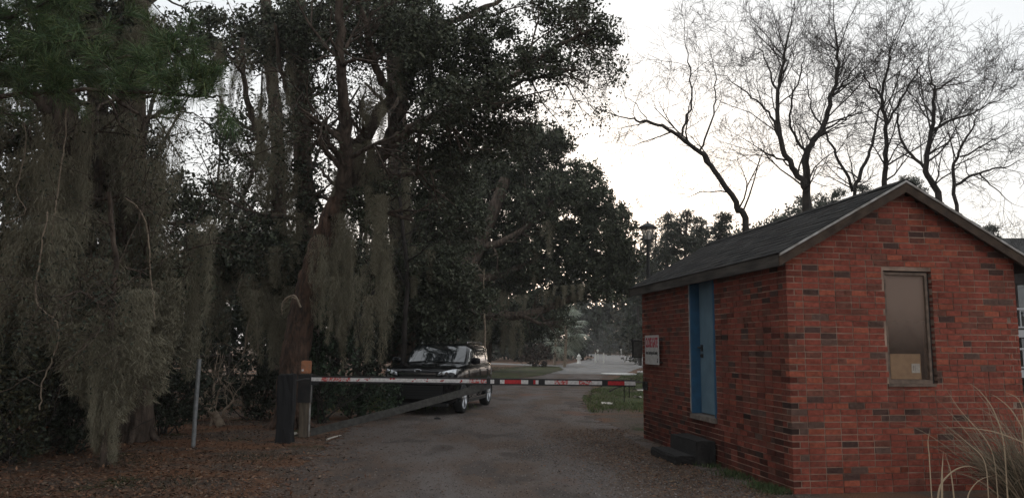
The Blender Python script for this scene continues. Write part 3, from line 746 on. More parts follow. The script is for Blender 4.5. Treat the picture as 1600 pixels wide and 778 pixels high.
# post carrying the gate
gp = tag(empty('gate_post', (*(GA + np.array((-.13, 0))), 0), .12), 'square wooden post with an orange top carrying the hinged end of the gate', 'post')
rough_box((-.085, -.085, 0), (.085, .085, 1.13), M['post_wood'], 'shaft', gp, .003)
rough_box((-.084, -.084, 1.132), (.084, .084, 1.36), M['orange'], 'top', gp, .002)
a = Acc(); a.tube([(-.05, -.086, 1.19), (-.05, -.098, 1.19)], .02, 10, cap=True); a.build('reflector', M['strip_white'], gp)
a = Acc(); a.box((.087, -.05, .02), (.112, -.028, .98)); a.build('edge_strip', M['white_trim'], gp)
bp_ = tag(empty('anchor_post', (-3.82, 13.15, 0), .05), 'thick blackened wooden post standing just left of the gate post', 'post')
rough_box((-.125, -.12, -.02), (.125, .12, 1.14), M['post_black'], 'shaft', bp_, .008)
a = Acc(); a.tube([(.13, .05, 1.03), (.22, .35, 1.05), (.24, .62, 1.04)], .014, 6); a.tube([(.13, -.04, 1.08), (.13, -.04, .98)], .02, 6); a.build('tie_rod', M['dark_steel'], bp_)
# ------------------------------------------------------------------ parked car
car = empty('parked_car', (0, 0, 0)); tag(car, 'boxy black compact crossover parked facing the gate on the left of the gravel road', 'car')
def arr_mesh(V, F, name, m, parent, smooth=True, sub=0, creases=None):
    me = bpy.data.meshes.new(name); me.from_pydata([tuple(v) for v in V], [], [tuple(f) for f in F]); me.update()
    if smooth: me.polygons.foreach_set('use_smooth', np.ones(len(me.polygons), bool))
    o = link(name, me, parent, m)
    if sub:
        md = o.modifiers.new('sub', 'SUBSURF'); md.levels = sub; md.render_levels = sub
    return o
ST = [  # x, half width, z bottom, z waist, z shoulder, z top
 (2.07, .55, .36, .55, .80, .86), (2.04, .72, .27, .58, .90, .955), (1.93, .83, .22, .60, .97, 1.035), (1.65, .885, .20, .62, 1.01, 1.08), (1.2, .895, .20, .64, 1.04, 1.115), (.85, .895, .20, .64, 1.06, 1.14),
 (.4, .895, .20, .64, 1.07, 1.14), (-.4, .895, .20, .64, 1.08, 1.14), (-1.1, .895, .20, .64, 1.09, 1.15), (-1.7, .89, .22, .66, 1.10, 1.16), (-1.98, .85, .28, .66, 1.09, 1.14), (-2.06, .76, .34, .64, 1.03, 1.08)]
sec = lambda w, zb, zm, zs, zt: [(w * .80, zb), (w * .965, zb + .05), (w, zm), (w * .995, (zm + zs) / 2 + .05), (w * .975, zs), (w * .86, zt - .012), (w * .5, zt + .008), (0, zt + .015)]
V = []; 
for x, w, zb, zm, zs, zt in ST:
    half = sec(w, zb, zm, zs, zt); ring = [(x, y, z) for y, z in half] + [(x, -y, z) for y, z in reversed(half[:-1])]
    V += ring
k = 15; F = []
for i in range(len(ST) - 1):
    for j in range(k - 1): F.append((i * k + j, i * k + j + 1, (i + 1) * k + j + 1, (i + 1) * k + j))
    F.append((i * k + k - 1, i * k, (i + 1) * k, (i + 1) * k + k - 1))
F.append(tuple(range(k - 1, -1, -1))); F.append(tuple(range((len(ST) - 1) * k, len(ST) * k)))
body = arr_mesh(V, F, 'body', M['paint'], car, sub=2)
# wheel arches cut out
WX = (1.25, -1.32); WR = .335
bm = bmesh.new()
for wx in WX:
    bmesh.ops.create_cone(bm, cap_ends=True, segments=36, radius1=WR + .05, radius2=WR + .05, depth=2.4, matrix=Matrix.Translation((wx, 0, WR + .01)) @ Matrix.Rotation(R(90), 4, 'X'))
cm = bpy.data.meshes.new('cut'); bm.to_mesh(cm); bm.free(); cut = bpy.data.objects.new('cut', cm); COL.objects.link(cut)
bo = body.modifiers.new('b', 'BOOLEAN'); bo.operation = 'DIFFERENCE'; bo.object = cut; bo.solver = 'EXACT'
bpy.context.view_layer.update()
nm = bpy.data.meshes.new_from_object(body.evaluated_get(bpy.context.evaluated_depsgraph_get()))
body.modifiers.clear(); body.data = nm; nm.name = 'body'; bpy.data.objects.remove(cut)
# inner dark box closes the arches
a = Acc(); a.box((-1.95, -.62, .24), (1.9, .62, .92)); a.build('chassis', M['trim_black'], car)
for wx in WX:
    for sg in (-1, 1):
        a = Acc(); th = np.linspace(R(-8), R(188), 19); P = np.array([(wx + (WR + .055) * math.cos(t), sg * .893, WR + .01 + (WR + .055) * math.sin(t)) for t in th])
        a.tube(P, .022, 6); a.build('arch_trim', M['trim_black'], car)
# cabin
LV = [(1.10, .84, -2.0, .81), (1.24, .66, -1.98, .80), (1.42, .43, -1.95, .765), (1.535, .26, -1.91, .72), (1.595, .02, -1.75, .60), (1.615, -.4, -1.5, .40)]
NE = 7.0
def ring(z, xf, xr, w, n=48):
    cx, ax = (xf + xr) / 2, (xf - xr) / 2; out = []
    for i in range(n):
        t = 2 * math.pi * i / n; c, s = math.cos(t), math.sin(t)
        out.append((cx + ax * math.copysign(abs(c) ** (2 / NE), c), w * math.copysign(abs(s) ** (2 / NE), s), z))
    return out
V = []; F = []
for l in LV: V += ring(*l)
n = 48
for i in range(len(LV) - 1):
    for j in range(n): F.append((i * n + j, i * n + (j + 1) % n, (i + 1) * n + (j + 1) % n, (i + 1) * n + j))
F.append(tuple(range((len(LV) - 1) * n, len(LV) * n)))
arr_mesh(V, F, 'cabin', M['paint'], car, sub=1)
def lv(z):
    zz = [l[0] for l in LV]; return [np.interp(z, zz, [l[i] for l in LV]) for i in (1, 2, 3)]
def fx(z, f, front=True):
    xf, xr, w = lv(z); cx, ax = (xf + xr) / 2, (xf - xr) / 2; q = (1 - min(abs(f), .999) ** NE) ** (1 / NE)
    return np.array((cx + (ax if front else -ax) * q, f * w, z))
def patch(name, fn, u0, u1, z0, z1, off, m, nu=12, nz=6, taper=lambda z: 0):
    V = []; F = []
    for j in range(nz + 1):
        z = z0 + (z1 - z0) * j / nz
        for i in range(nu + 1):
            u = u0(z) + (u1(z) - u0(z)) * i / nu; V.append(fn(z, u) + np.array(off))
    for j in range(nz):
        for i in range(nu): q = j * (nu + 1) + i; F.append((q, q + 1, q + nu + 2, q + nu + 1))
    return arr_mesh(V, F, name, m, car)
patch('windshield', lambda z, u: fx(z, u), lambda z: -.90, lambda z: .90, 1.15, 1.53, (.012, 0, .012), M['car_glass'], 14, 8)
patch('rear_window', lambda z, u: fx(z, u, False), lambda z: -.84, lambda z: .84, 1.2, 1.50, (-.012, 0, .006), M['car_glass'])
def sx(z, x, sg):
    xf, xr, w = lv(z); cx, ax = (xf + xr) / 2, (xf - xr) / 2; q = min(abs((x - cx) / ax), .999)
    return np.array((x, sg * w * (1 - q ** NE) ** (1 / NE), z))
for sg in (-1, 1):
    a0 = lambda z: lv(z)[0] - .22
    patch('side_window', lambda z, u: sx(z, u, sg), lambda z: -.33, a0, 1.17, 1.47, (0, sg * .01, 0), M['car_glass'], 8, 6)
    patch('side_window', lambda z, u: sx(z, u, sg), lambda z: -1.22, lambda z: -.40, 1.17, 1.47, (0, sg * .01, 0), M['car_glass'], 8, 6)
    patch('side_window', lambda z, u: sx(z, u, sg), lambda z: -1.80, lambda z: -1.30, 1.19, 1.46, (0, sg * .01, 0), M['car_glass'], 8, 6)
    # mirror
    bm = bmesh.new(); bmesh.ops.create_icosphere(bm, subdivisions=3, radius=1)
    for v in bm.verts: v.co = Vector((math.copysign(abs(v.co.x) ** .7, v.co.x) * .07 + .62, math.copysign(abs(v.co.y) ** .6, v.co.y) * .115 + sg * 1.0, math.copysign(abs(v.co.z) ** .6, v.co.z) * .08 + 1.19))
    me = bpy.data.meshes.new('mirror'); bm.to_mesh(me); bm.free(); me.polygons.foreach_set('use_smooth', np.ones(len(me.polygons), bool)); mo = link('mirror', me, car, M['paint'])
    a = Acc(); a.box((.57, min(sg * .84, sg * .93), 1.12), (.66, max(sg * .84, sg * .93), 1.155)); a.build('stalk', M['trim_black'], mo)
    # roof rail, door handles, door seams
    a = Acc(); a.tube(catmull([(-.10, sg * .60, 1.605), (-.25, sg * .60, 1.645), (-1.5, sg * .60, 1.64), (-1.65, sg * .60, 1.595)], 4), .015, 6); a.build('roof_rail', M['chrome'], car)
    for hx in (-.18, -1.1):
        a = Acc(); a.tube([(hx - .1, sg * .895, 1.0), (hx, sg * .915, 1.005), (hx + .1, sg * .895, 1.0)], .012, 6, cap=True); a.build('door_handle', M['paint'], car)
    a = Acc()
    for x in (.78, -.36, -1.18): a.box((x - .004, min(sg * .86, sg * .9005), .30 if x > -1 else .75), (x + .004, max(sg * .86, sg * .9005), .97))
    a.build('door_seam', M['trim_black'], car)
    a = Acc(); a.box((-.93, min(sg * .86, sg * .905), .225), (.86, max(sg * .86, sg * .905), .30)); a.build('sill_trim', M['trim_black'], car)
    a = Acc(); a.box((-.93, min(sg * .86, sg * .9095), .305), (.86, max(sg * .86, sg * .9095), .318)); a.build('sill_strip', M['chrome'], car)
    # headlight, fog light, tail light
    V = []; F = []; nu, nv = 10, 5
    for j in range(nv + 1):
        for i in range(nu + 1):
            u = i / nu; y = .46 + .38 * u; v = j / nv
            x = 2.045 - .22 * u ** 2.2; zl = .875 + .03 * u; zh = .955 + .07 * u
            V.append((x - v * .05 - .01 + .045 * math.sin(math.pi * v) * (1 - abs(2 * u - 1) ** 4) + .02, sg * y, zl + (zh - zl) * v))
    for j in range(nv):
        for i in range(nu): q = j * (nu + 1) + i; F.append((q, q + 1, q + nu + 2, q + nu + 1))
    hl = arr_mesh(V, F, 'headlight', M['headlamp'], car)
    a = Acc()
    for (y, rr) in ((.56, .032), (.68, .04)): a.tube([(2.02 - (y - .5) * .15, sg * y, .925), (2.07 - (y - .5) * .15, sg * y, .925)], rr, 14, cap=True)
    a.build('reflector', M['chrome'], hl)
    a = Acc(); a.tube([(1.97, sg * .66, .40), (2.055, sg * .66, .40)], .05, 16, cap=True); a.build('fog_light', M['headlamp'], car)
    a = Acc(); a.box((-2.085, min(sg * .56, sg * .68), .90), (-2.04, max(sg * .56, sg * .68), 1.0)); a.build('tail_light', mat('tail_light', (.25, .01, .01), .2, coat=1), car)
a = Acc(); a.box((2.03, -.44, .905), (2.088, .44, .935)); a.build('grille_bar', M['chrome'], car)
a = Acc(); a.box((2.02, -.42, .84), (2.08, .42, .902)); a.build('grille', M['trim_black'], car)
a = Acc(); a.box((1.98, -.60, .36), (2.086, .60, .66))
ig = a.build('lower_intake', M['trim_black'], car)
a = Acc()
for q in range(5): a.box((2.087, -.58, .38 + q * .058), (2.093, .58, .392 + q * .058))
a.build('slat', M['rubber'], ig)
a = Acc(); a.box((1.90, -.70, .20), (2.06, .70, .27)); a.build('splitter', M['trim_black'], car)
a = Acc(); th = np.linspace(0, 2 * math.pi, 21); a.tube([(2.03 + .0, .075 * math.cos(t), .985 + .032 * math.sin(t)) for t in th], .006, 5); a.box((2.005, -.05, .978), (2.02, .05, .992)); a.build('emblem', M['chrome'], car)
for sg in (-1, 1):
    a = Acc(); a.tube([(.99, sg * .55, 1.15), (.86, sg * .1 - .05, 1.19)], .010, 5, cap=True); a.build('wiper', M['trim_black'], car)
# wheels
def lathe(a, prof, k=32, c=None):
    V = []; F = []
    for (y, r_) in prof:
        for i in range(k):
            t = 2 * math.pi * i / k; V.append((r_ * math.cos(t), y, r_ * math.sin(t)))
    for j in range(len(prof) - 1):
        for i in range(k): F.append((j * k + i, j * k + (i + 1) % k, (j + 1) * k + (i + 1) % k, (j + 1) * k + i))
    a.add(V, F, c)
for wx in WX:
    for sg in (-1, 1):
        w = empty('wheel', (wx, sg * .80, WR)); w.parent = car
        a = Acc(); lathe(a, [(sg * q, r_) for q, r_ in ((-.10, .22), (-.105, .30), (-.085, .33), (-.03, .335), (.03, .335), (.085, .33), (.105, .30), (.10, .235))]); a.build('tyre', M['rubber'], w, True)
        a = Acc(); lathe(a, [(sg * q, r_) for q, r_ in ((.098, .236), (.085, .225), (.03, .215), (-.08, .21))]); lathe(a, [(sg * .075, .06), (sg * .085, .045), (sg * .088, .001)])
        for q in range(5):
            t = 2 * math.pi * q / 5 + .3
            for dt in (-.12, .12):
                P = [(.04 * math.cos(t), sg * .08, .04 * math.sin(t)), (.226 * math.cos(t + dt), sg * .088, .226 * math.sin(t + dt))]
                a.tube(P, [.02, .015], 6)
        a.build('rim', M['alloy'], w, True)
        a = Acc(); lathe(a, [(sg * .0, .001), (sg * .0, .15)]); a.build('brake_disc', M['dark_steel'], w)
# stand it on the road: left flank towards the road centre
ca = math.atan2(-.982, -.19)            # nose points towards the gate
fw = np.array((math.cos(ca), math.sin(ca))); lf = np.array((-fw[1], fw[0]))
fwheel = np.array((-1.14, 19.05)); CSC = 1.06
org = fwheel - (fw * WX[0] + lf * .90) * CSC
car.location = (org[0], org[1], .008); car.rotation_euler = (0, 0, ca); car.scale = (CSC,) * 3
# ------------------------------------------------------------------ trees
def tree(pts, Y, label, cat='tree', name='oak_tree', group=None):
    P = ats(pts, Y); b = P[0].copy()
    o = empty(name, (float(b[0]), float(b[1]), 0)); tag(o, label, cat, group); return o, P
def ground_start(P, spread=0.0):
    b = P[0].copy(); b[2] = -.1
    return np.vstack([b, P]) if P[0][2] > .15 else P
rt = np.random.default_rng(11)
PX = lambda px, Y: px / FPX * Y          # size in metres of px picture pixels at distance Y
def patches(acc, spec, L, asp, cols, od=1.0, per=14, spray=.16, r=rt, shell=.4, twig=None, dep=None):
    "spec: (px, py, Y, rx_px, ry_px, density)"
    allc = []
    for (px, py, Y, rx, ry, dn) in spec:
        c = at(px, py, Y); ax, az = PX(rx, Y), PX(ry, Y); ay = dep if dep else (ax + az) / 2
        area = math.pi * ax * az; leafa = (L ** 2) * asp * .5 * .5
        n = max(4, int(area * od * dn / leafa / per))
        C, D = sprays(acc, n, c, (ax, ay, az), per, spray, L, asp, cols, r, shell)
        allc.append(C)
        if twig is not None:
            for q in range(0, len(C), 3):
                p0 = C[q] + (c - C[q]) * r.uniform(.2, .5) + r.normal(0, .08, 3)
                twig.tube([p0, (p0 + C[q]) / 2 + r.normal(0, .05, 3), C[q]], [.014, .009, .004], 3)
    return np.concatenate(allc)

# --- the big leaning oak behind the gate posts
oak, P = tree([(453, 668), (455, 610), (461, 550), (474, 480), (490, 420), (510, 360), (530, 310)], 15.4, 'big leaning live oak with reddish bark right behind the gate post, forking above')
tr = Acc(); P[0][2] = -.1
limb(tr, P, .29, .21, 20, 8, .012, rt, .08)
b0 = at(453, 668, 15.4)
for q in range(7):
    t = 2 * math.pi * q / 7 + .3; c0 = np.array((b0[0], b0[1], 0))
    limb(tr, [c0 + (math.cos(t) * .18, math.sin(t) * .18, .45), c0 + (math.cos(t) * .32, math.sin(t) * .32, .12), c0 + (math.cos(t) * .6, math.sin(t) * .6, -.06)], .11, .04, 7)
part(tr, 'trunk', M['red_bark'], oak, True)
lm = Acc(); tips = []
L_ = [([(528, 318), (538, 270), (540, 220), (537, 160), (532, 90), (530, -20)], .16, .07),
      ([(530, 312), (548, 270), (562, 225), (585, 190), (612, 152), (640, 110), (690, 40)], .21, .07),
      ([(530, 320), (555, 292), (580, 262), (603, 232), (618, 190), (640, 120), (650, 20)], .20, .08),
      ([(538, 262), (520, 232), (500, 205), (470, 190)], .07, .03), ([(534, 296), (515, 280), (500, 262)], .05, .025),
      ([(612, 152), (590, 110), (575, 60), (560, 0)], .10, .05),
      ([(603, 232), (640, 205), (668, 188), (700, 170), (760, 150), (830, 100), (890, 65), (930, 45)], .115, .02),
      ([(690, 40), (760, 10), (840, -20)], .07, .03),
      ([(760, 150), (800, 135), (850, 118), (900, 110)], .06, .02), ([(830, 100), (835, 150), (838, 190)], .022, .008),
      ([(850, 118), (880, 130), (905, 140), (935, 180)], .018, .006), ([(880, 130), (900, 160), (918, 190)], .014, .005)]
for pts, r0, r1 in L_:
    Y0 = 15.4; lm = Acc()
    PP = ats([(x, y, Y0 + (.0 if i == 0 else .35 * i * (1 if len(pts) % 2 else -1))) for i, (x, y) in enumerate(pts)], Y0)
    Q, rd = limb(lm, PP, r0, r1, 8, 5, .02, rt)
    for _ in range(int(len(Q) * .35)):
        i = rt.integers(2, len(Q) - 1); d = unit(Q[i] - Q[i-1]); sd_ = unit(np.cross(d, rt.normal(size=3)))
        grow(lm, Q[i], d * .6 + sd_ * .8, rt.uniform(.7, 1.7) * (.45 if Q[i][0] / Q[i][1] > .06 else 1), rd[i] * .45, 1, 3, [4, 4, 3], rt, .16, .03, sides=(6, 5, 4, 3), tips=tips)
    part(lm, 'limb', M['bark'], oak, True)
cr = Acc(); tw = Acc()
sp = [(600, 50, 15.5, 120, 80, .9), (700, 110, 15.8, 90, 90, 1.0), (760, 60, 15, 80, 60, .8), (770, 200, 16, 75, 60, 1.0), (690, 230, 17, 80, 70, 1.0), (840, 100, 14.5, 75, 35, .75), (900, 45, 14, 80, 40, .7), (945, 60, 14, 42, 30, .7),
      (880, 15, 14, 90, 20, .7), (640, 120, 15, 50, 40, .5), (560, 90, 16, 40, 30, .25), (520, 130, 16.5, 45, 40, .25), (500, 40, 16.5, 70, 50, 1.0), (820, 165, 15, 40, 18, .5), (565, 190, 16.5, 30, 20, .15), (730, 150, 15, 70, 40, .8), (660, 60, 14.5, 60, 60, .8), (760, 135, 13, 70, 34, .8), (850, 90, 12.8, 55, 32, .7), (690, 175, 13.8, 55, 36, .8), (560, 330, 15.2, 34, 40, .5), (600, 290, 15.4, 30, 30, .5)]
patches(cr, sp, .075, .5, OAKC, 1.65, 14, .16, rt, twig=tw)
tp = np.array(tips); tp = tp[rt.integers(0, len(tp), min(len(tp), 500))]
Pq = (tp[:, None, :] + rt.normal(0, .13, (len(tp), 12, 3))).reshape(-1, 3); leafquads(cr, Pq, .08, .5, palette(len(Pq), OAKC, rt), rt)
tag(part(cr, 'crown', M['leaf'], oak), kind='stuff'); part(tw, 'twigs', M['twig'], oak, kind='stuff')
ms = MAcc(); R3 = np.random.default_rng(33)
drapes(ms, 12, 500, 620, 200, 330, 14.8, 16, .5, 1.3, .5, .9, 1, R3); drapes(ms, 30, 500, 620, 310, 480, 14.8, 16.2, .7, 1.9, .45, .9, 1, R3); drapes(ms, 7, 560, 650, 40, 180, 14.5, 16, .5, 1.2, .5, .9, 1, R3)
part(ms, 'spanish_moss', M['moss'], oak, kind='stuff')

# --- other trunks of the mossy wood at the left
def trunk_tree(label, pts, Y, r0, r1, limbs, crown, leafL=.10, cols=OAKC, od=2.0, moss=(), name='mossy_tree', bark='bark', kids=.5, seed=1, rough=.05, group=None):
    r = np.random.default_rng(seed); o, P = tree(pts, Y, label, 'tree', name, group)
    a = Acc(); P = ground_start(P); P[0][2] = -.1
    Q, rd = limb(a, P, r0, r1, 14, 5, .012, r, rough)
    b = np.array((o.location.x, o.location.y, 0))
    for q in range(5):
        t = 2 * math.pi * q / 5 + seed
        limb(a, [b + (math.cos(t) * r0 * .5, math.sin(t) * r0 * .5, r0 * 1.4), b + (math.cos(t) * r0 * 1.1, math.sin(t) * r0 * 1.1, r0 * .35), b + (math.cos(t) * r0 * 1.8, math.sin(t) * r0 * 1.8, -.05)], r0 * .36, r0 * .1, 6)
    part(a, 'trunk', M[bark], o, True)
    lm = Acc(); tips = []
    for (lp, q0, q1) in limbs:
        lm = Acc()
        PP = ats([(x, y, Y + .3 * i * (1 if (len(lp) + int(q0 * 100)) % 2 else -1)) for i, (x, y) in enumerate(lp)], Y)
        QQ, rr = limb(lm, PP, q0, q1, 7, 5, .02, r)
        for _ in range(int(len(QQ) * kids)):
            i = r.integers(2, len(QQ) - 1); d = unit(QQ[i] - QQ[i-1]); sd_ = unit(np.cross(d, r.normal(size=3)))
            grow(lm, QQ[i], d * .6 + sd_ * .8, r.uniform(.6, 1.6), rr[i] * .45, 1, 3, [4, 3, 3], r, .18, .0, tips=tips)
        part(lm, 'limb', M['bark'], o, True)
    lm = Acc()
    for _ in range(int(10 * kids)):
        i = r.integers(len(Q) // 3, len(Q) - 1); sd_ = unit(np.append(r.normal(size=2), r.uniform(-.1, .5)))
        grow(lm, Q[i], sd_, r.uniform(1.0, 2.6), rd[i] * .3, 1, 3, [5, 4, 3], r, .18, .02, tips=tips)
    part(lm, 'branches', M['bark'], o, True, 'stuff')
    if crown:
        c = Acc(); tw = Acc(); patches(c, crown, leafL, .5, cols, od, 14, .18, r, twig=tw)
        if tips:
            tp = np.array(tips); Pq = (tp[:, None, :] + r.normal(0, .12, (len(tp), 6, 3))).reshape(-1, 3); Pq = Pq[Pq[:, 2] > .1]; leafquads(c, Pq, leafL * .9, .5, palette(len(Pq), cols, r), r)
        tag(part(c, 'crown', M['leaf'], o), kind='stuff'); part(tw, 'twigs', M['twig'], o, kind='stuff')
    if moss:
        ms = MAcc()
        for args in moss: drapes(ms, *args, r=r)
        part(ms, 'spanish_moss', M['moss'], o, kind='stuff')
    return o
trunk_tree('upright straight-trunked oak to the right of the leaning oak, draped with grey moss', [(634, 595), (632, 500), (628, 400), (624, 300), (622, 200), (618, 100), (606, -10)], 24, .42, .26,
    [([(624, 300), (650, 260), (680, 240), (720, 230)], .12, .04), ([(628, 390), (660, 380), (700, 360)], .09, .03), ([(622, 200), (600, 160), (570, 130)], .10, .04)],
    [(620, 440, 23, 70, 60, 1.0), (680, 430, 22.5, 70, 55, 1.1), (700, 350, 24, 70, 70, 1.0), (640, 330, 24, 50, 50, .6), (720, 470, 23, 60, 45, 1.0), (560, 440, 23.5, 60, 60, .8), (660, 490, 22.4, 60, 35, .8), (700, 280, 24, 60, 50, 1.0), (620, 30, 23, 80, 60, .7)],
    .10, OAKC + [(.085, .09, .065)], 2.3, [(22, 570, 640, 230, 430, 22.4, 24, 1.0, 2.8, .7, 1.4), (5, 640, 700, 380, 450, 21, 23, .6, 1.4, .6, 1.1, .8)], seed=2)
trunk_tree('dark ivy-covered straight trunk just left of the leaning oak fork', [(484, 610), (482, 480), (478, 345), (474, 240), (470, 140), (466, 20), (464, -40)], 17.5, .24, .18,
    [([(472, 200), (455, 160), (440, 110), (430, 40)], .08, .04), ([(474, 250), (500, 215), (520, 170)], .05, .02)],
    [(476, 300, 17.4, 22, 80, .7), (474, 180, 17.4, 18, 90, .45), (455, 60, 17.5, 70, 70, 1.0), (450, 410, 17, 80, 55, 1.1), (400, 380, 17.5, 60, 50, 1.0), (520, 400, 17.8, 50, 50, .9), (500, 470, 17, 60, 40, .8)],
    .10, DARKC + OAKC, 2.2, [(20, 400, 490, 30, 300, 16.6, 18, .8, 1.9, .5, 1.0), (24, 390, 480, 330, 480, 16, 17.5, .6, 1.7, .6, 1.2)], seed=3)
trunk_tree('forked slender oak with moss-hung limbs further left of the ivy-covered trunk', [(440, 600), (438, 480), (436, 340), (434, 260), (432, 180), (420, 80), (414, -20)], 20, .24, .14,
    [([(434, 270), (415, 240), (400, 200), (385, 150), (378, 60)], .13, .05), ([(436, 330), (460, 290), (470, 240)], .07, .03), ([(400, 210), (370, 190), (340, 185)], .06, .02)],
    [(400, 300, 20, 70, 60, .2), (370, 220, 20, 60, 60, .3), (330, 60, 20, 90, 60, .7), (410, 60, 20, 60, 60, .8), (350, 400, 19, 90, 50, 1.1), (300, 320, 20, 70, 60, .6), (420, 470, 19, 60, 50, 1.0)],
    .11, OAKC, 2.0, [(16, 340, 440, 60, 300, 18.5, 20.5, .8, 2.0, .5, 1.1), (20, 320, 450, 330, 470, 18, 20, .8, 2.0, .7, 1.3)], seed=4)
trunk_tree('thick straight trunk under the pine bough with a short side limb, moss hanging around it', [(214, 640), (210, 500), (206, 380), (205, 300), (205, 220), (206, 120), (208, 20), (210, -60)], 13.2, .27, .23,
    [([(205, 250), (180, 262), (160, 280), (155, 310)], .09, .05), ([(206, 330), (240, 345), (290, 350), (330, 352)], .05, .02), ([(206, 210), (240, 180), (290, 170)], .06, .03), ([(206, 370), (225, 395), (232, 450), (234, 500)], .05, .025)],
    [(215, 60, 13.2, 55, 60, .9), (240, 440, 12.8, 50, 35, .8), (290, 450, 13.4, 50, 40, .8), (180, 420, 13, 40, 60, .5)],
    .085, DARKC + OAKC, 2.0, [(18, 150, 260, 120, 330, 12.4, 13.6, .9, 2.3, .5, 1.1), (36, 150, 330, 330, 510, 11.8, 13.4, .8, 1.8, .5, 1.1)], seed=5)
trunk_tree('twisted heavy trunk at the far left hung with long moss curtains', [(70, 700), (78, 560), (88, 450), (82, 370), (88, 300), (104, 240), (96, 170), (88, 100), (84, -20)], 12.4, .30, .22,
    [([(88, 300), (120, 330), (150, 300), (158, 230), (150, 160)], .14, .08), ([(92, 200), (60, 160), (20, 130), (-30, 120)], .10, .05), ([(104, 240), (60, 260), (20, 300), (-20, 310)], .08, .04), ([(84, 60), (140, 30), (200, 20), (260, -10)], .09, .05)],
    [(60, 60, 12.6, 90, 60, .8), (130, 20, 12.4, 80, 50, .8), (20, 240, 13, 50, 60, .8), (60, 560, 12, 70, 80, .8), (20, 400, 12.2, 50, 60, .8)],
    .09, DARKC + OLIVE, 2.0, [(22, 0, 150, 130, 330, 10.8, 12.6, 1.0, 2.6, .5, 1.1), (30, -10, 180, 330, 540, 10.4, 12.2, .9, 2.0, .5, 1.1), (20, 90, 260, -10, 60, 12, 13.4, .5, 1.2, .6, 1.1, .8)], seed=6)
trunk_tree('dark crooked trunk between the twisted trunk and the thick straight trunk', [(150, 660), (146, 560), (142, 470), (132, 380), (120, 310), (132, 250), (152, 190), (150, 110), (140, -30)], 14.4, .24, .17,
    [([(128, 330), (100, 300), (84, 250), (70, 190)], .10, .05), ([(152, 200), (190, 170), (240, 150)], .07, .03)],
    [(130, 460, 14.4, 60, 60, .8), (150, 560, 14, 60, 60, .9), (110, 210, 14.6, 40, 40, .4), (150, 330, 14.8, 50, 60, .5)],
    .09, DARKC, 2.0, [(24, 60, 200, 160, 420, 13, 14.4, .9, 2.2, .6, 1.2)], seed=7)
trunk_tree('slim mossy tree at the bottom left whose moss column reaches the leaf litter', [(166, 732), (164, 660), (168, 580), (176, 500), (178, 400), (170, 300)], 10.5, .045, .03,
    [([(176, 500), (150, 470), (120, 455), (90, 470)], .025, .01), ([(178, 440), (200, 420), (230, 430)], .02, .01)], [(170, 470, 10.6, 50, 30, .3)],
    .06, DARKC, 1.4, [(14, 156, 178, 470, 640, 10.2, 10.6, .7, 1.3, .5, .8), (9, 96, 250, 430, 540, 10, 10.8, .7, 1.3, .7, 1.2)], seed=8)

# moss-hung understorey limbs at the far left
def vine(label, pts, Y, r0, m='pale_wood', name='hanging_vine'):
    P = ats(pts, Y); o = empty(name, (float(P[-1][0]), float(P[-1][1]), 0)); tag(o, label, 'vine'); a = Acc(); limb(a, P, r0 * .75, r0 * .7, 6, 6, .006, rt); part(a, 'stem', M[m], o, True); return o
vine('long pale vine snaking down in an S in front of the far-left trunks', [(74, 330), (62, 410), (55, 452), (62, 480), (86, 500), (92, 530), (82, 560), (66, 600), (62, 640)], 10.2, .014)
vine('pale vine hanging nearly straight below the pine bough', [(104, 170), (100, 230), (92, 290), (84, 350), (78, 400)], 10.4, .012)
vine('grey vine looping beside the straight trunk', [(196, 310), (220, 330), (232, 370), (234, 420), (240, 470), (242, 500)], 11.6, .018)
vine('thin vine crossing the far-left moss', [(30, 150), (40, 230), (26, 300), (40, 330), (8, 350)], 10.6, .010)
dead = tag(empty('dead_branch', (*at(455, 480, 14.6)[:2], 0)), 'bleached bare branch curling out left of the leaning oak trunk', 'branch')
a = Acc(); 
for pts, r0 in (([(470, 480), (460, 462), (445, 468), (440, 480), (441, 492)], .022), ([(468, 470), (455, 464), (446, 472)], .014), ([(350, 548), (370, 520), (360, 506)], .0)):
    if r0: limb(a, ats(pts, 14.7), r0, r0 * .5, 6, 5, .004, rt)
part(a, 'wood', M['pale_wood'], dead, True)
crk = tag(empty('crooked_shrub', (*at(344, 664, 15.6)[:2], 0)), 'low crooked leafless shrub with tan stems right of the thin metal pole', 'shrub')
a = Acc()
for pts, r0 in (([(346, 662), (334, 645), (312, 625), (298, 605), (284, 590), (264, 576)], .085), ([(342, 655), (326, 630), (318, 600), (312, 572)], .045), ([(342, 655), (334, 630), (334, 600), (330, 580)], .04), ([(344, 660), (352, 640), (366, 624), (350, 600)], .035), ([(330, 640), (340, 620), (345, 600), (332, 580)], .025)):
    PP = ats(pts, 15.6); PP[0][2] = min(PP[0][2], 0); Q, rd = limb(a, PP, r0, r0 * .3, 7, 5, .01, rt)
    for _ in range(5):
        i = rt.integers(2, len(Q) - 1); grow(a, Q[i], unit(rt.normal(size=3) + (0, 0, .8)), .5, .012, 2, 3, [0, 0, 4, 3], rt, .2, .05)
part(a, 'stem', M['pale_wood'], crk, True)
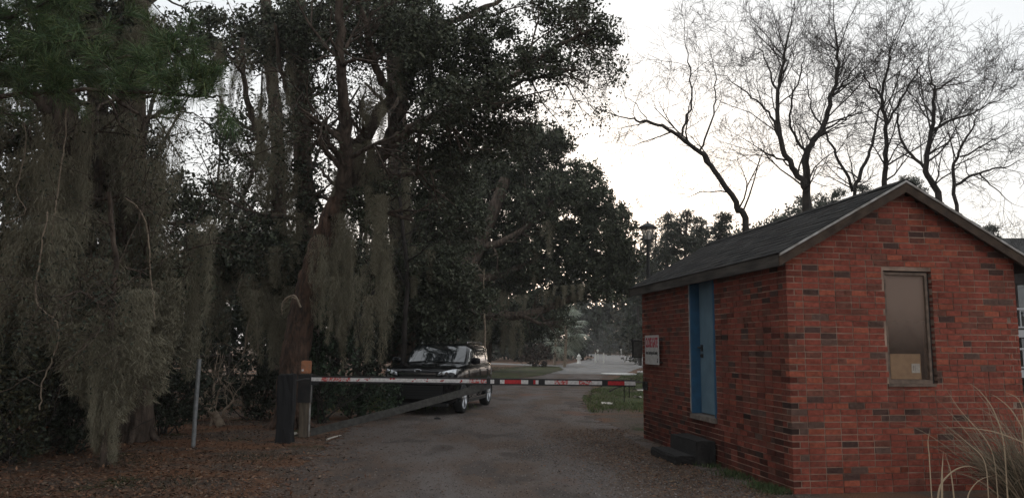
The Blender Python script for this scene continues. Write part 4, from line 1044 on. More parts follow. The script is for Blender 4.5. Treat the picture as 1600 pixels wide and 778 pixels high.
# thin saplings
for i, (px, top, lab) in enumerate([(196, 585, 'leftmost of three thin pale saplings left of the metal pole'), (205, 570, 'middle one of three thin pale saplings left of the metal pole'), (214, 560, 'rightmost of three thin pale saplings left of the metal pole'), (757, 470, 'slim pale leaning stem under the oak just right of the parked car'), (405, 520, 'thin sapling in the gap left of the leaning oak'), (385, 540, 'thin leaning sapling right of the crooked shrub'), (610, 560, 'pale slanting stem behind the left side of the car')]):
    Y = [13.4, 13.6, 13.3, 28, 18, 17, 24][i]; yb = {13.4: 682, 13.6: 682, 13.3: 680}.get(Y, 0)
    b = at(px, 600, Y); b[2] = 0; o = tag(empty('sapling', (b[0], b[1], 0)), lab, 'sapling'); a = Acc(); t = at(px + rt.uniform(-4, 6), top, Y)
    Q, rd = limb(a, [b, b * .5 + t * .5 + rt.normal(0, .05, 3), t, t + (rt.uniform(-.2, .2), 0, 1.2)], .03 if Y < 20 else .06, .012, 5, 5, .01, rt)
    for _ in range(6): grow(a, Q[rt.integers(8, len(Q) - 1)], unit(rt.normal(size=3) + (0, 0, .5)), .7, .01, 2, 3, [0, 0, 4, 3], rt, .2, .05)
    part(a, 'stem', M['pale_wood'], o, True)

# --- evergreen bushes of the understorey
def bush(label, px, Y, w, h, L, cols, od=2.4, seed=0, name='bush', litter=False):
    r = np.random.default_rng(100 + seed); b = at(px, 600, Y); o = tag(empty(name, (b[0], b[1], 0)), label, 'bush')
    c = np.array((b[0], b[1], h * .5)); a = Acc(); n = int(w * h * od / (L * L * .25) / 12)
    sprays(a, n, c, (w / 2, w / 2.6, h * .52), 12, .14, L, .5, cols, r, .45); s = Acc()
    for _ in range(9): grow(s, (b[0] + r.normal(0, .08), b[1] + r.normal(0, .08), 0), unit((r.normal(0, .5), r.normal(0, .5), 1)), h * .7, .016, 1, 3, [3, 3, 2], r, .15, .05)
    part(a, 'leaves', M['leaf'], o, kind='stuff'); part(s, 'stems', M['twig'], o, True, 'stuff'); return o
GLOSS = [(.035, .055, .03), (.05, .075, .04), (.028, .042, .025)]
bush('low dark evergreen bush between the three saplings and the metal pole', 262, 14.2, 1.9, 1.5, .08, DARKC, seed=1)
bush('big glossy-leaved bush behind the orange-topped post', 505, 16.4, 1.5, 2.9, .10, GLOSS, 1.8, seed=2)
bush('broadleaf bush at the foot of the leaning oak, right of the gate post', 560, 17.5, 2.2, 1.1, .09, GLOSS, seed=3)
bush('dark bush in the bottom left corner of the wood', 18, 10.6, 1.3, 1.9, .06, DARKC + OLIVE, seed=4)
bush('scrubby bush with rusty leaves at the left edge', 30, 11.4, 1.5, 3.2, .06, OLIVE + [(.16, .05, .03), (.10, .055, .03)], 1.4, seed=5)
bush('ragged dark bush left of the moss column', 110, 11.6, 1.4, 1.4, .06, DARKC, seed=6)
bush('dark bush left of the crooked shrub', 300, 16.6, 1.6, 1.2, .08, DARKC, seed=7)
bush('low bush just behind the black anchor post', 405, 17, 2.0, 1.4, .09, DARKC, seed=8)
bush('round brownish bush at the driveway mouth far down the road', 838, 62, 3.6, 1.9, .22, [(.07, .05, .04), (.09, .065, .05), (.05, .04, .03)], seed=9)
bush('grey-green twiggy bush at the road bend behind the brick shed', 1000, 75, 7, 6, .26, [(.11, .10, .075), (.08, .08, .06)], 1.5, seed=10)

# --- large oak leaning over the road beyond the car
ro = trunk_tree('broad dark oak whose rounded crown leans over the road beyond the car', [(700, 590), (702, 520), (712, 470), (724, 430), (745, 390), (770, 330), (790, 280)], 34, .55, .25,
    [([(712, 480), (760, 492), (810, 492), (860, 480), (900, 462), (940, 445), (975, 432)], .26, .06), ([(724, 435), (780, 430), (830, 410), (880, 395), (930, 380)], .22, .05), ([(745, 390), (800, 370), (850, 330), (880, 290)], .2, .05), ([(720, 440), (690, 400), (670, 350)], .2, .06), ([(810, 492), (850, 505), (880, 500)], .10, .03)],
    [(820, 250, 35, 75, 55, .95), (870, 225, 34, 35, 30, .5), (780, 330, 36, 100, 80, 1.15), (880, 320, 34, 85, 60, 1.0), (930, 380, 34, 62, 58, 1.0), (850, 400, 35, 95, 50, 1.0), (760, 420, 36, 90, 50, .9), (955, 440, 34, 46, 34, .9), (968, 365, 33, 36, 40, .7), (905, 290, 34, 50, 48, .8), (945, 330, 34, 40, 36, .7), (975, 410, 34, 36, 36, .8), (840, 220, 34, 60, 34, .8), (740, 260, 37, 60, 50, .9), (900, 455, 36, 60, 26, .7)],
    .135, OAKC, 2.9, [(16, 780, 970, 440, 462, 31, 36, .4, .9, .6, 1.1, .8), (3, 700, 900, 330, 430, 31, 34, .8, 2, .8, 1.4, .8)], seed=12, kids=.4)
for i, (px, Y, top, wpx, lab) in enumerate([(668, 42, 300, 90, 'dark oak behind the parked car, left of the leaning crown'), (760, 50, 380, 120, 'dark oak standing over the mown verge beyond the car')]):
    r = np.random.default_rng(40 + i)
    trunk_tree(lab, [(px, 575), (px + 4, 500), (px + 2, 430), (px - 6, top + 40)], Y, .35, .15, [([(px, 470), (px + 50, 440), (px + 90, 430)], .15, .05), ([(px, 460), (px - 50, 430), (px - 80, 420)], .15, .05)],
        [(px, top + 40, Y, wpx * .7, 50, 1), (px + 40, top + 110, Y, wpx * .7, 55, 1), (px - 40, top + 110, Y, wpx * .7, 60, 1), (px + 20, 500, Y, wpx, 40, .9)], .2, DARKC + OAKC, 2.4, [(30, px - 90, px + 100, 430, 520, Y - 4, Y, 1, 3, 1, 2, .9)], seed=50 + i, kids=.2)

# --- far-off wood that closes the view
def wood(name, spec, L, cols, od, label, r, trunks=(), per=12):
    a = Acc(); cs = []
    for (px, py, Y, rx, ry, dn) in spec:
        c = at(px, py, Y); ax, az = PX(rx, Y), PX(ry, Y); n = int(math.pi * ax * az * od * dn / (L * L * .27) / per)
        sprays(a, n, c, (ax, max(ax * .5, 2), az), per, L * 1.6, L, .55, cols, r, .5)
    o = a.build(name, M['leaf']); tag(o, label, 'woodland', kind='stuff')
    return o
rw = np.random.default_rng(77)
sp = []
for px in range(-60, 700, 42): sp.append((px, rw.uniform(520, 545), rw.uniform(22, 27), 50, rw.uniform(60, 80), 1.1)); 
for px in range(-60, 660, 48): sp.append((px, rw.uniform(400, 450), rw.uniform(25, 32), 55, rw.uniform(50, 65), 1.0))
for px in range(190, 660, 30): sp.append((px, rw.uniform(460, 520), rw.uniform(27, 31), 38, rw.uniform(48, 62), 1.3))
wood('woodland', sp, .16, DARKC, 2.2, 'dark tangled evergreen thicket filling the ground behind the mossy trees', rw)
sp = []
for px in range(-60, 640, 46): sp.append((px, rw.uniform(250, 350), rw.uniform(30, 40), 55, rw.uniform(50, 80), rw.uniform(.3, .85) * (.35 if 400 < px < 620 else 1)))
for px in range(-60, 330, 60): sp.append((px, rw.uniform(80, 200), rw.uniform(26, 34), 60, rw.uniform(60, 80), rw.uniform(.5, .8)))
wood('treetops', sp, .15, DARKC + OAKC, 1.6, 'loose crowns of further trees, sky showing between them, behind the mossy trees', rw)
sp = []
for px in range(620, 1080, 34): sp.append((px, rw.uniform(470, 510), rw.uniform(150, 175) if 900 < px < 1000 else rw.uniform(85, 125), 36, rw.uniform(38, 55), 1.2))
for px in range(640, 1000, 30): sp.append((px, rw.uniform(405, 440), rw.uniform(110, 150), 34, rw.uniform(26, 40), .9 if not 915 < px < 960 else .35))
for px in range(900, 1120, 26): sp.append((px, rw.uniform(540, 552), rw.uniform(180, 200), 26, 14, 1.3))
for px in range(560, 905, 18): sp.append((px, rw.uniform(544, 549), rw.uniform(86, 100), 22, rw.uniform(22, 28), 1.5))
for px, py, Y in ((960, 440, 80), (985, 470, 78), (940, 485, 90), (975, 510, 85), (915, 500, 95), (1005, 430, 76), (1000, 505, 74)): sp.append((px, py, Y, 34, 30, 1.2))
for px in range(740, 870, 20): sp.append((px, 532, 84, 20, 20, 1.5))
for px in range(640, 1080, 26): sp.append((px, rw.uniform(500, 520), rw.uniform(170, 190), 30, 34, 1.5))
for px in range(890, 1080, 16): sp.append((px, rw.uniform(538, 545), rw.uniform(185, 200), 18, 12, 1.6))
wood('distant_wood', sp, .62, DARKC + [(.06, .06, .05)], 2.1, 'distant dark wood closing the end of the road', rw)
def far_trunk_set():
    r = np.random.default_rng(5)
    for i in range(26):
        px = r.uniform(20, 660); Y = r.uniform(21, 29); b = at(px, 600, Y); b[2] = -.1; o = tag(empty('thin_tree', (b[0], b[1], 0)), 'thin dark bare stem standing in the shaded thicket behind the mossy trees', 'tree', 'thin stems in the thicket')
        a = Acc(); h = r.uniform(6, 12); Q, rd = limb(a, [b, b + (r.normal(0, .3), 0, h * .4), b + (r.normal(0, .6), 0, h * .7), b + (r.normal(0, .9), 0, h)], r.uniform(.06, .14), .03, 6, 4, .03, r)
        for _ in range(7): grow(a, Q[r.integers(4, len(Q) - 1)], unit(np.append(r.normal(size=2), .5)), r.uniform(.8, 2), .03, 1, 3, [3, 3, 2], r, .2, .05)
        part(a, 'trunk', M['twig'], o, True)
far_trunk_set()

# unseen crowns added overhead and behind the viewer to shade brick and darken car reflections
a = Acc()
for (x, y, z, rx, ry, rz, n) in ((-6.5, 6.0, 12.5, 4.0, 4.5, 2.6, 260), (-10, 1, 9, 5, 6, 7, 900), (-9, -9, 9, 7, 5, 6, 800), (-15, -4, 9, 5, 7, 8, 700), (-12, 8, 13, 4, 5, 4, 600)):
    sprays(a, n, (x, y, z), (rx, ry, rz), 12, .45, .34, .5, OAKC, rw, .45)
for (x, y) in ((-9.5, 1), (-8, -9), (-15, -4)): limb(a, [(x, y, -.1), (x + .2, y, 4), (x - .3, y + .3, 9)], .4, .2, 8, 4, .02, rw, c=(.08, .06, .05))
tag(a.build('shading_wood', M['leaf']), 'unseen crowns and trunks added beside and behind the viewpoint to shade the brick and car', 'woodland', kind='stuff')

# --- palmetto beside the far driveway
def palm(px, Y, h, label, seed):
    r = np.random.default_rng(seed); b = at(px, 560, Y); b[2] = 0; o = tag(empty('palmetto', (b[0], b[1], 0)), label, 'palm')
    a = Acc(); limb(a, [b, b + (.1, 0, h * .5), b + (.15, 0, h)], .13, .11, 8, 5, .01, r, .05); part(a, 'trunk', M['pale_wood'], o, True)
    top = b + (.15, 0, h); f = Acc(); cols = [(.34, .37, .29), (.28, .31, .24), (.42, .43, .35)]
    for q in range(34):
        az = r.uniform(0, 2 * math.pi); el = r.uniform(-.9, 1.2); d = np.array((math.cos(az) * math.cos(el), math.sin(az) * math.cos(el), math.sin(el))); ln = r.uniform(1.0, 1.5)
        e = top + d * ln + (0, 0, -.15 * (1.2 - el)); f.tube([top, top + d * ln * .5, e], [.02, .015, .01], 3, (.10, .11, .07))
        s_ = unit(np.cross(d, (0, 0, 1))); u_ = np.cross(s_, d); n = 22; an = np.linspace(-1.7, 1.7, n)
        for t in an:
            dd = d * math.cos(t) + s_ * math.sin(t); L2 = r.uniform(.8, 1.1); m1 = e + dd * L2 * .55; m2 = e + dd * L2 + np.array((0, 0, -.28 * L2)); w = np.cross(dd, u_) * .035
            f.add([e, m1 + w, m2, m1 - w], [(0, 1, 2, 3)], np.array(cols[r.integers(0, 3)]) * r.uniform(.7, 1.2))
    part(f, 'fronds', M['leaf'], o, kind='stuff')
palm(882, 62, 3.4, 'pale palmetto beside the far driveway, nearest the road', 1)
palm(866, 68, 2.4, 'shorter palmetto half hidden behind the first one', 2)
for i, (px, Y) in enumerate([(1000, 92), (960, 165)]): pass

# --- leafless trees behind the gatehouse
def bare(label, polys, Y, seed, kids=1.0, top=4):
    r = np.random.default_rng(seed); P0 = ats([polys[0][0][0]], Y); o = tag(empty('bare_tree', (float(P0[0][0]), float(P0[0][1]), 0)), label, 'tree')
    a = Acc()
    for n, (pts, r0, r1) in enumerate(polys):
        P = ats([(x, y, Y + .25 * i * (1 if n % 2 else -1)) for i, (x, y) in enumerate(pts)], Y)
        if n == 0: P = ground_start(P)
        Q, rd = limb(a, P, r0 * .82, r1 * .7, 7, 5, .03, r); s0 = 5 if n == 0 else 1
        for _ in range(int(len(Q) * .55 * kids)):
            i = min(int(s0 + (len(Q) - 1 - s0) * r.random() ** .8), len(Q) - 2); d = unit(Q[i+1] - Q[i]); sd_ = unit(np.cross(d, r.normal(size=3)))
            grow(a, Q[i], d * .7 + sd_ * .75, r.uniform(1.1, 2.3), min(rd[i] * .45, .034), 0, top, [4, 3, 3, 1], r, .15, .05, (24, 60), (4, 3, 3, 3, 3), None, (.45, .75), 4)
        grow(a, Q[-1], unit(Q[-1] - Q[-2]), r.uniform(1, 1.8), rd[-1] * .9, 0, top, [4, 3, 3, 2], r, .12, .06, (20, 50), (4, 3, 3, 3, 3), None, (.4, .75), 4)
    part(a, 'trunk', M['twig'], o, True); return o
bare('leafless tree leaning far to the left above the street lamp', [([(1166, 362), (1152, 325), (1122, 275), (1092, 237), (1052, 206), (1012, 190), (985, 186)], .15, .035), ([(1066, 213), (1080, 160), (1078, 105), (1070, 65)], .05, .015), ([(1092, 237), (1112, 190), (1118, 135), (1112, 90)], .045, .012), ([(1012, 190), (990, 160), (975, 150)], .02, .008), ([(1140, 300), (1100, 300), (1060, 312)], .03, .01)], 24, 1, .5)
bare('tall leafless tree with two steep leaders left of the shed ridge', [([(1260, 335), (1257, 290), (1238, 262), (1218, 212), (1216, 154), (1222, 105), (1230, 62)], .17, .04), ([(1218, 215), (1200, 175), (1168, 145), (1125, 118)], .06, .015), ([(1216, 150), (1200, 105), (1184, 70)], .05, .015), ([(1238, 262), (1200, 240), (1160, 232)], .04, .012)], 25, 2)
bare('wide leafless tree rising straight behind the shed ridge', [([(1262, 330), (1260, 245), (1284, 205), (1300, 154), (1309, 100), (1306, 60)], .20, .04), ([(1284, 205), (1320, 185), (1350, 160)], .05, .015), ([(1262, 245), (1242, 215), (1232, 180), (1250, 120), (1258, 80)], .07, .02), ([(1300, 150), (1330, 115), (1352, 85)], .05, .012)], 27, 3)
bare('slender leafless tree with crossing stems behind the middle of the shed roof', [([(1333, 320), (1333, 296), (1310, 250), (1290, 210), (1268, 165), (1262, 130)], .10, .02), ([(1333, 296), (1352, 255), (1366, 205), (1376, 155), (1368, 110)], .10, .02)], 29, 4)
bare('straight upright leafless tree above the shed gable peak', [([(1385, 310), (1384, 250), (1386, 200), (1378, 150), (1388, 105), (1392, 75)], .13, .03), ([(1386, 195), (1410, 150), (1430, 118), (1440, 95)], .06, .015), ([(1378, 150), (1352, 125), (1344, 95)], .05, .015)], 26, 5)
bare('spreading leafless tree right of the gable peak', [([(1470, 330), (1448, 268), (1455, 206), (1459, 150), (1455, 120)], .16, .03), ([(1446, 265), (1412, 226), (1400, 185), (1390, 160)], .07, .02), ([(1455, 206), (1487, 188), (1526, 174), (1568, 152)], .07, .015), ([(1459, 146), (1486, 125), (1506, 112)], .05, .012)], 25, 6)
bare('rightmost leafless tree with drooping side branches', [([(1495, 350), (1490, 268), (1500, 240), (1520, 200), (1524, 185)], .09, .02), ([(1492, 290), (1530, 270), (1570, 262), (1596, 250)], .06, .012), ([(1500, 245), (1550, 220), (1590, 200)], .04, .01), ([(1530, 270), (1560, 300), (1585, 320)], .03, .01)], 24, 7, .9)
# --- pines and evergreens beyond the shed
def pine(label, px, Y, topy, wpx, seed, n=11):
    r = np.random.default_rng(seed); b = at(px, 560, Y); b[2] = 0; t = at(px + r.uniform(-6, 6), topy + 8, Y); o = tag(empty('pine_tree', (b[0], b[1], 0)), label, 'tree'); a = Acc()
    Q, rd = limb(a, [b, (b + t) / 2 + (r.normal(0, .15), 0, 0), t], .17, .06, 7, 8, .02, r); f = Acc(); w = PX(wpx, Y)
    for q in range(n):
        u = r.uniform(.42, 1.0) if q > 2 else (.97, .9, .82)[q]; i = min(int(len(Q) * u), len(Q) - 1); az = r.uniform(0, 6.28); d = np.array((math.cos(az), math.sin(az), r.uniform(0, .4)))
        ln = w * r.uniform(.35, .95) * (1.05 - .55 * max(0, u - .6) / .4); e = Q[i] + d * ln
        limb(a, [Q[i], Q[i] + d * ln * .5 + (0, 0, .1), e], .05, .02, 4, 3, .02, r)
        bs = w * r.uniform(.3, .6); sprays(f, int(20 + bs * bs * 22), e, (bs, bs, bs * .7), 10, .22, .20, .25, [(.030, .040, .026), (.045, .05, .032), (.06, .06, .04)], r, .5)
    part(a, 'trunk', M['twig'], o, True); part(f, 'crown', M['needle'], o, kind='stuff')
for i, (px, Y, ty, w, lab) in enumerate([(1042, 46, 332, 30, 'pine standing just right of the street lamp'), (1068, 44, 326, 34, 'tallest pine in the row right of the street lamp'), (1098, 48, 340, 26, 'smaller pine right of the tallest pine'), (1124, 45, 336, 26, 'pine left of the leaning bare tree trunk'), (1215, 50, 338, 30, 'dark pine low behind the left part of the shed ridge'), (1262, 52, 308, 34, 'dark pine behind the two-leader bare tree'), (1296, 50, 298, 30, 'dark pine crown behind the crossing bare stems'), (1350, 52, 290, 26, 'dark pine crown left of the gable peak'), (1422, 52, 280, 30, 'dark pine crown just behind the gable peak'), (1555, 60, 352, 20, 'small pine top left of the apartment roof'), (1180, 52, 362, 30, 'low pine behind the base of the leaning bare tree'), (1025, 60, 362, 30, 'pine half hidden behind the street lamp'), (1000, 70, 372, 34, 'pale-lit pine left of the street lamp')]):
    pine(lab, px, Y, ty, w * 1.05, 200 + i, 26)
wood('far_hedge', [(1035, 395, 60, 45, 50, .75), (1085, 380, 62, 50, 48, .8), (1140, 375, 62, 44, 44, .85), (1190, 372, 62, 40, 34, .7), (1240, 345, 62, 40, 34, .7), (1290, 330, 62, 40, 34, .7), (1010, 450, 60, 40, 40, 1.), (1060, 470, 60, 60, 50, 1.2), (1150, 440, 60, 60, 80, 1.2), (1240, 430, 62, 60, 90, 1.2), (1330, 430, 62, 60, 100, 1.2), (1420, 430, 60, 60, 100, 1.2), (1000, 520, 60, 30, 26, 1.0), (1085, 510, 34, 55, 45, 1.), (1180, 490, 36, 60, 60, 1.), (1290, 480, 38, 70, 70, 1.), (1400, 480, 40, 70, 70, 1.)], .26, DARKC + [(.07, .065, .045)], 1.6, 'low evergreen trees in a row behind the street lamp and gatehouse, with hidden clumps added for the car reflections', rw)  # nearer clumps hidden behind the gatehouse are added to darken car reflections

# --- pine bough reaching in at the top left from a pine outside the picture
rp = np.random.default_rng(61)
pb = tag(empty('long_needled_pine', (-9.2, 9.6, 0)), 'long-needled pine whose green bough reaches across the top left corner', 'tree')
a = Acc(); limb(a, [(-9.2, 9.6, -.1), (-9.15, 9.6, 3), (-9.1, 9.7, 7), (-9.2, 9.6, 12)], .26, .16, 12, 6, .01, rp, .05)
boughs = []
BO = [[(-200, 190), (0, 152), (80, 144), (160, 142), (240, 146), (300, 150), (345, 152)], [(-200, 120), (-60, 100), (20, 90), (90, 70), (140, 60)], [(-150, 60), (0, 30), (60, 10), (110, -10)], [(60, 144), (110, 120), (170, 96), (230, 84), (290, 78)], [(-100, 150), (0, 120), (60, 110)]]
for q, b in enumerate(BO):
    PP = ats([(x, y, 9.6 - .12 * i + q * .25) for i, (x, y) in enumerate(b)], 9.6); Q, rd = limb(a, PP, .035, .012, 6, 6, .01, rp); boughs.append(Q)
tuft = []
for q, Q in enumerate(boughs):
    for _ in range((34, 22, 16, 24, 12)[q]):
        i = rp.integers(2, len(Q)); p = Q[i - 1] + (Q[min(i, len(Q) - 1)] - Q[i - 1]) * rp.random(); d = unit((rp.normal(.35, .5), rp.normal(-.1, .7), rp.normal(.4, .5))); ln = rp.uniform(.15, .75)
        e = p + d * ln; e2 = (p + e) / 2 + (0, 0, -.03); a.tube([p, e2, e], [.009, .007, .005], 4); tuft.append((e, d)); tuft.append((e2, d))
part(a, 'trunk', M['bark'], pb, True)
f = Acc()
for e, d in tuft:
    n = 110; D = randunit(n, rp) * .75 + d * .8; D /= np.linalg.norm(D, axis=1)[:, None]; P = e + rp.normal(0, .035, (n, 3)) - d * rp.random((n, 1)) * .16
    L = rp.uniform(.16, .27, (n, 1)); Sd = np.cross(D, randunit(n, rp)); Sd /= np.linalg.norm(Sd, axis=1)[:, None]; w = .0026
    e1 = P + D * L * .55 + np.array((0, 0, -.008)); e2 = P + D * L + np.array((0, 0, -.035)) * L / .2
    V = np.stack([P - Sd * w, P + Sd * w, e1 + Sd * w, e1 - Sd * w, e2 + Sd * w * .4, e2 - Sd * w * .4], 1).reshape(-1, 3)
    k = np.arange(n)[:, None] * 6; F = np.concatenate([k + np.array([[0, 1, 2, 3]]), k + np.array([[3, 2, 4, 5]])]); c = palette(n, [(.075, .135, .05), (.11, .165, .06), (.06, .105, .045), (.15, .18, .07)], rp, .28); f.add(V, F, np.concatenate([c, c]))
part(f, 'needles', M['needle'], pb, kind='stuff')
# ------------------------------------------------------------------ small things
rm = np.random.default_rng(91)
# street lamp
lp = at(1012, 350, 19.0); lamp = tag(empty('street_lamp', (float(lp[0]), 19.0, 0)), 'black lantern street lamp on a slim post behind the left end of the shed roof', 'street lamp')
H = float(lp[2])
a = Acc(); lathe(a, [], 4) if False else None
def lathe_z(a, prof, k=20, c=None):
    V = []; F = []
    for (r_, z) in prof:
        for i in range(k): t = 2 * math.pi * i / k; V.append((r_ * math.cos(t), r_ * math.sin(t), z))
    for j in range(len(prof) - 1):
        for i in range(k): F.append((j * k + i, j * k + (i + 1) % k, (j + 1) * k + (i + 1) % k, (j + 1) * k + i))
    a.add(V, F, c)
a = Acc(); lathe_z(a, [(.12, 0), (.12, .3), (.08, .4), (.05, .5), (.042, H - .52), (.05, H - .50), (.07, H - .46), (.07, H - .43)]); a.build('post', M['lamp_metal'], lamp, True)
a = Acc(); lathe_z(a, [(.08, H - .43), (.10, H - .42), (.10, H - .40), (.001, H - .40)], 16); lathe_z(a, [(.245, H - .115), (.25, H - .10), (.15, H - .03), (.06, H + .01), (.03, H + .02), (.035, H + .05), (.001, H + .07)], 16)
for q in range(6): t = 2 * math.pi * q / 6 + .2; a.tube([(.095 * math.cos(t), .095 * math.sin(t), H - .41), (.185 * math.cos(t), .185 * math.sin(t), H - .105)], .009, 5)
a.build('lantern_frame', M['lamp_metal'], lamp, True)
a = Acc(); lathe_z(a, [(.085, H - .40), (.175, H - .108)], 24); a.build('lamp_glass', M['lamp_glass'], lamp, True)
a = Acc(); lathe_z(a, [(.02, H - .40), (.035, H - .34), (.04, H - .28), (.035, H - .22), (.001, H - .20)], 12); a.build('bulb', M['plastic_white'], lamp, True)
# thin metal pole
b = at(302, 698, 12.5); pole = tag(empty('metal_pole', (b[0], 12.5, 0)), 'thin grey metal pole standing alone in front of the wood', 'pole')
a = Acc(); a.tube([(0, 0, 0), (.0, 0, .6), (.012, 0, 1.38)], .034, 10); a.build('tube', M['galv'], pole, True); a = Acc(); a.tube([(.012, 0, 1.38), (.012, 0, 1.40)], .038, 10, cap=True); a.build('cap', M['galv'], pole)
# faint horizontal rail fence in the wood and a pale bottle hanging
b0, b1 = at(245, 500, 19), at(470, 500, 21); rf = tag(empty('rail_fence', (b0[0], b0[1], 0)), 'weathered rail fence half lost in the dark wood behind the metal pole', 'fence'); dv = b1 - b0
for z in (1.05, .55):
    a = Acc(); a.tube([(0, 0, z + .3), (dv[0] / 2, dv[1] / 2, z + .27), (dv[0], dv[1], z + .3)], .03, 5); a.build('rail', M['old_wood'], rf)
for t in (0, .5, 1): a = Acc(); a.tube([(dv[0] * t, dv[1] * t, 0), (dv[0] * t, dv[1] * t, 1.4)], .045, 6, cap=True); a.build('post', M['old_wood'], rf)
# hydrant, mailboxes down the road
def far_at(px, py): 
    U, V = px - 800, py - 389; U, V = _cr * U + _sr * V, -_sr * U + _cr * V; x, z = U / FPX, -V / FPX; ry, rz = _c - z * _s, _s + z * _c; t = -CAMH / rz; return np.array((x * t, ry * t, 0))
p = far_at(904.5, 568); hy = tag(empty('fire_hydrant', (p[0], p[1], 0)), 'white fire hydrant on the verge beside the far driveway', 'hydrant'); k = p[1] / 79.
a = Acc(); lathe_z(a, [(.22, 0), (.22, .08), (.15, .10), (.15, .62), (.19, .64), (.19, .70), (.16, .80), (.09, .88), (.04, .92), (.04, .98), (.001, .99)], 14); a.build('barrel', M['plastic_white'], hy, True)
a = Acc(); a.tube([(-.26, 0, .52), (.26, 0, .52)], .07, 10, cap=True); a.tube([(0, -.27, .46), (0, 0, .46)], .085, 10, cap=True); a.build('nozzle', M['plastic_white'], hy)
def mailbox(px, py, lab, box=True, twin=False):
    p = far_at(px, py); o = tag(empty('mailbox', (p[0], p[1], 0)), lab, 'mailbox')
    a = Acc(); a.box((-.06, -.06, 0), (.06, .06, 1.1)); a.build('post', M['plastic_white'], o)
    if twin: a = Acc(); a.box((.78, -.06, 0), (.90, .06, 1.05)); a.build('post', M['plastic_white'], o); a = Acc(); a.box((-.35, -.04, .98), (.92, .04, 1.08)); a.build('crossbar', M['post_wood'], o)
    a = Acc(); th = np.linspace(0, math.pi, 9); pr = [(.11 * math.cos(t), 1.26 + .11 * math.sin(t)) for t in th] + [(-.11, 1.10), (.11, 1.10)]; n = len(pr)
    V = [(x, -.26, z) for x, z in pr] + [(x, .26, z) for x, z in pr]; me = bpy.data.meshes.new('box'); me.from_pydata(V, [], [tuple(range(n))[::-1], tuple(range(n, 2 * n))] + [(i, (i + 1) % n, n + (i + 1) % n, n + i) for i in range(n)]); link('box', me, o, M['post_wood'] if twin else M['plastic_white'])
mailbox(930.5, 567, 'pair of white mailbox posts with a wooden crossbar beside the far driveway', twin=True)
mailbox(934, 563, 'tall single mailbox just behind the twin-post mailbox')
mailbox(970.5, 556, 'small pale mailbox on the right side of the far road')
p = far_at(994, 558); ub = tag(empty('utility_box', (p[0], p[1], 0)), 'low grey utility box on the right verge beside the far road', 'utility box'); a = Acc(); a.box((-.4, -.3, 0), (.4, .3, .75)); a.build('cabinet', M['galv'], ub); a = Acc(); a.box((-.43, -.33, .752), (.43, .33, .82)); a.build('lid', M['galv'], ub)
# puddles in the grass, bright sky reflection painted as plain white, and scraps
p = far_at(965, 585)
me = bpy.data.meshes.new('puddle_patch'); n = 14; ang = np.linspace(0, 2 * math.pi, n, endpoint=False); rr = 1 + rm.normal(0, .08, n); V = [(1.05 * rr[i] * math.cos(t), 1.3 * rr[i] * math.sin(t), z) for z in (0, .05) for i, t in enumerate(ang)]
me.from_pydata(V, [], [tuple(range(n, 2 * n))] + [(i, (i + 1) % n, n + (i + 1) % n, n + i) for i in range(n)]); o = link('puddle_patch', me, None, mat('puddle_white', (.72, .70, .68), .6, (.55, .53, .5), 4)); o.location = (p[0], p[1], .02); tag(o, 'puddle at the edge of the grass patch, its sky reflection painted white', 'puddle')
p = far_at(1002, 582); me = me.copy(); o = link('puddle_patch', me); o.location = (p[0] + .3, p[1], .02); o.scale = (.55, .8, 1); tag(o, 'smaller puddle in the grass close to the brick wall corner, its sky reflection painted white', 'puddle')
def scrap(px, py, s, m, lab, cat='litter', name='paper_scrap'):
    p = far_at(px, py); r = np.random.default_rng(int(px * 7 + py)); n = 5; V = []; F = []
    for j in range(n):
        for i in range(n): V.append(((i / 4 - .5) * s + r.normal(0, s * .05), (j / 4 - .5) * s * .7 + r.normal(0, s * .05), abs(r.normal(0, s * .12)) + .012))
    for j in range(n - 1):
        for i in range(n - 1): F.append((j * n + i, j * n + i + 1, (j + 1) * n + i + 1, (j + 1) * n + i))
    me = bpy.data.meshes.new(name); me.from_pydata(V, [], F); o = link(name, me, None, m); o.location = (p[0], p[1], .004); tag(o, lab, cat)
scrap(461, 656, .26, M['paper'], 'crumpled white scrap on the ground between the two gate posts')
scrap(459, 680, .18, M['paper'], 'small white scrap at the foot of the anchor post')
for px, py, lab in ((949, 632, 'white scrap in the front of the grass patch'), (1001, 611, 'white scrap in the grass nearest the shed corner'), (996, 622, 'crumpled pale scrap low in the grass beside the shed'), (975, 605, 'tiny white scrap in the middle of the grass patch')): scrap(px, py, .28, M['paper'], lab)
p0, p1 = far_at(511, 688), far_at(533, 682); a = Acc(); a.tube([(0, 0, .02), *[((p1 - p0) * t + (0, 0, .03)) for t in (.4, .7, 1)]], [.016, .014, .012, .006], 6, cap=True); o = a.build('fallen_stick', M['paper']); o.location = p0; tag(o, 'straight pale stick lying on the ground right of the gate post', 'stick')
p = far_at(683, 655); a = Acc(); a.tube([(-.07, 0, .02), (.0, .01, .03), (.08, 0, .02)], [.02, .03, .015], 6, cap=True); o = a.build('stone', M['dark_steel']); o.location = p; tag(o, 'dark stone lying on the gravel in front of the car', 'stone')
# fallen branch in the right grass
p = far_at(965, 615); o = tag(empty('fallen_branch', (p[0], p[1], 0)), 'dark twiggy fallen branch lying in the grass patch', 'branch'); a = Acc(); grow(a, (p[0] - .3, p[1], .08), unit((1, .2, .25)), 1.3, .03, 0, 3, [5, 4, 3], rm, .2, -.02); part(a, 'wood', M['twig'], o)

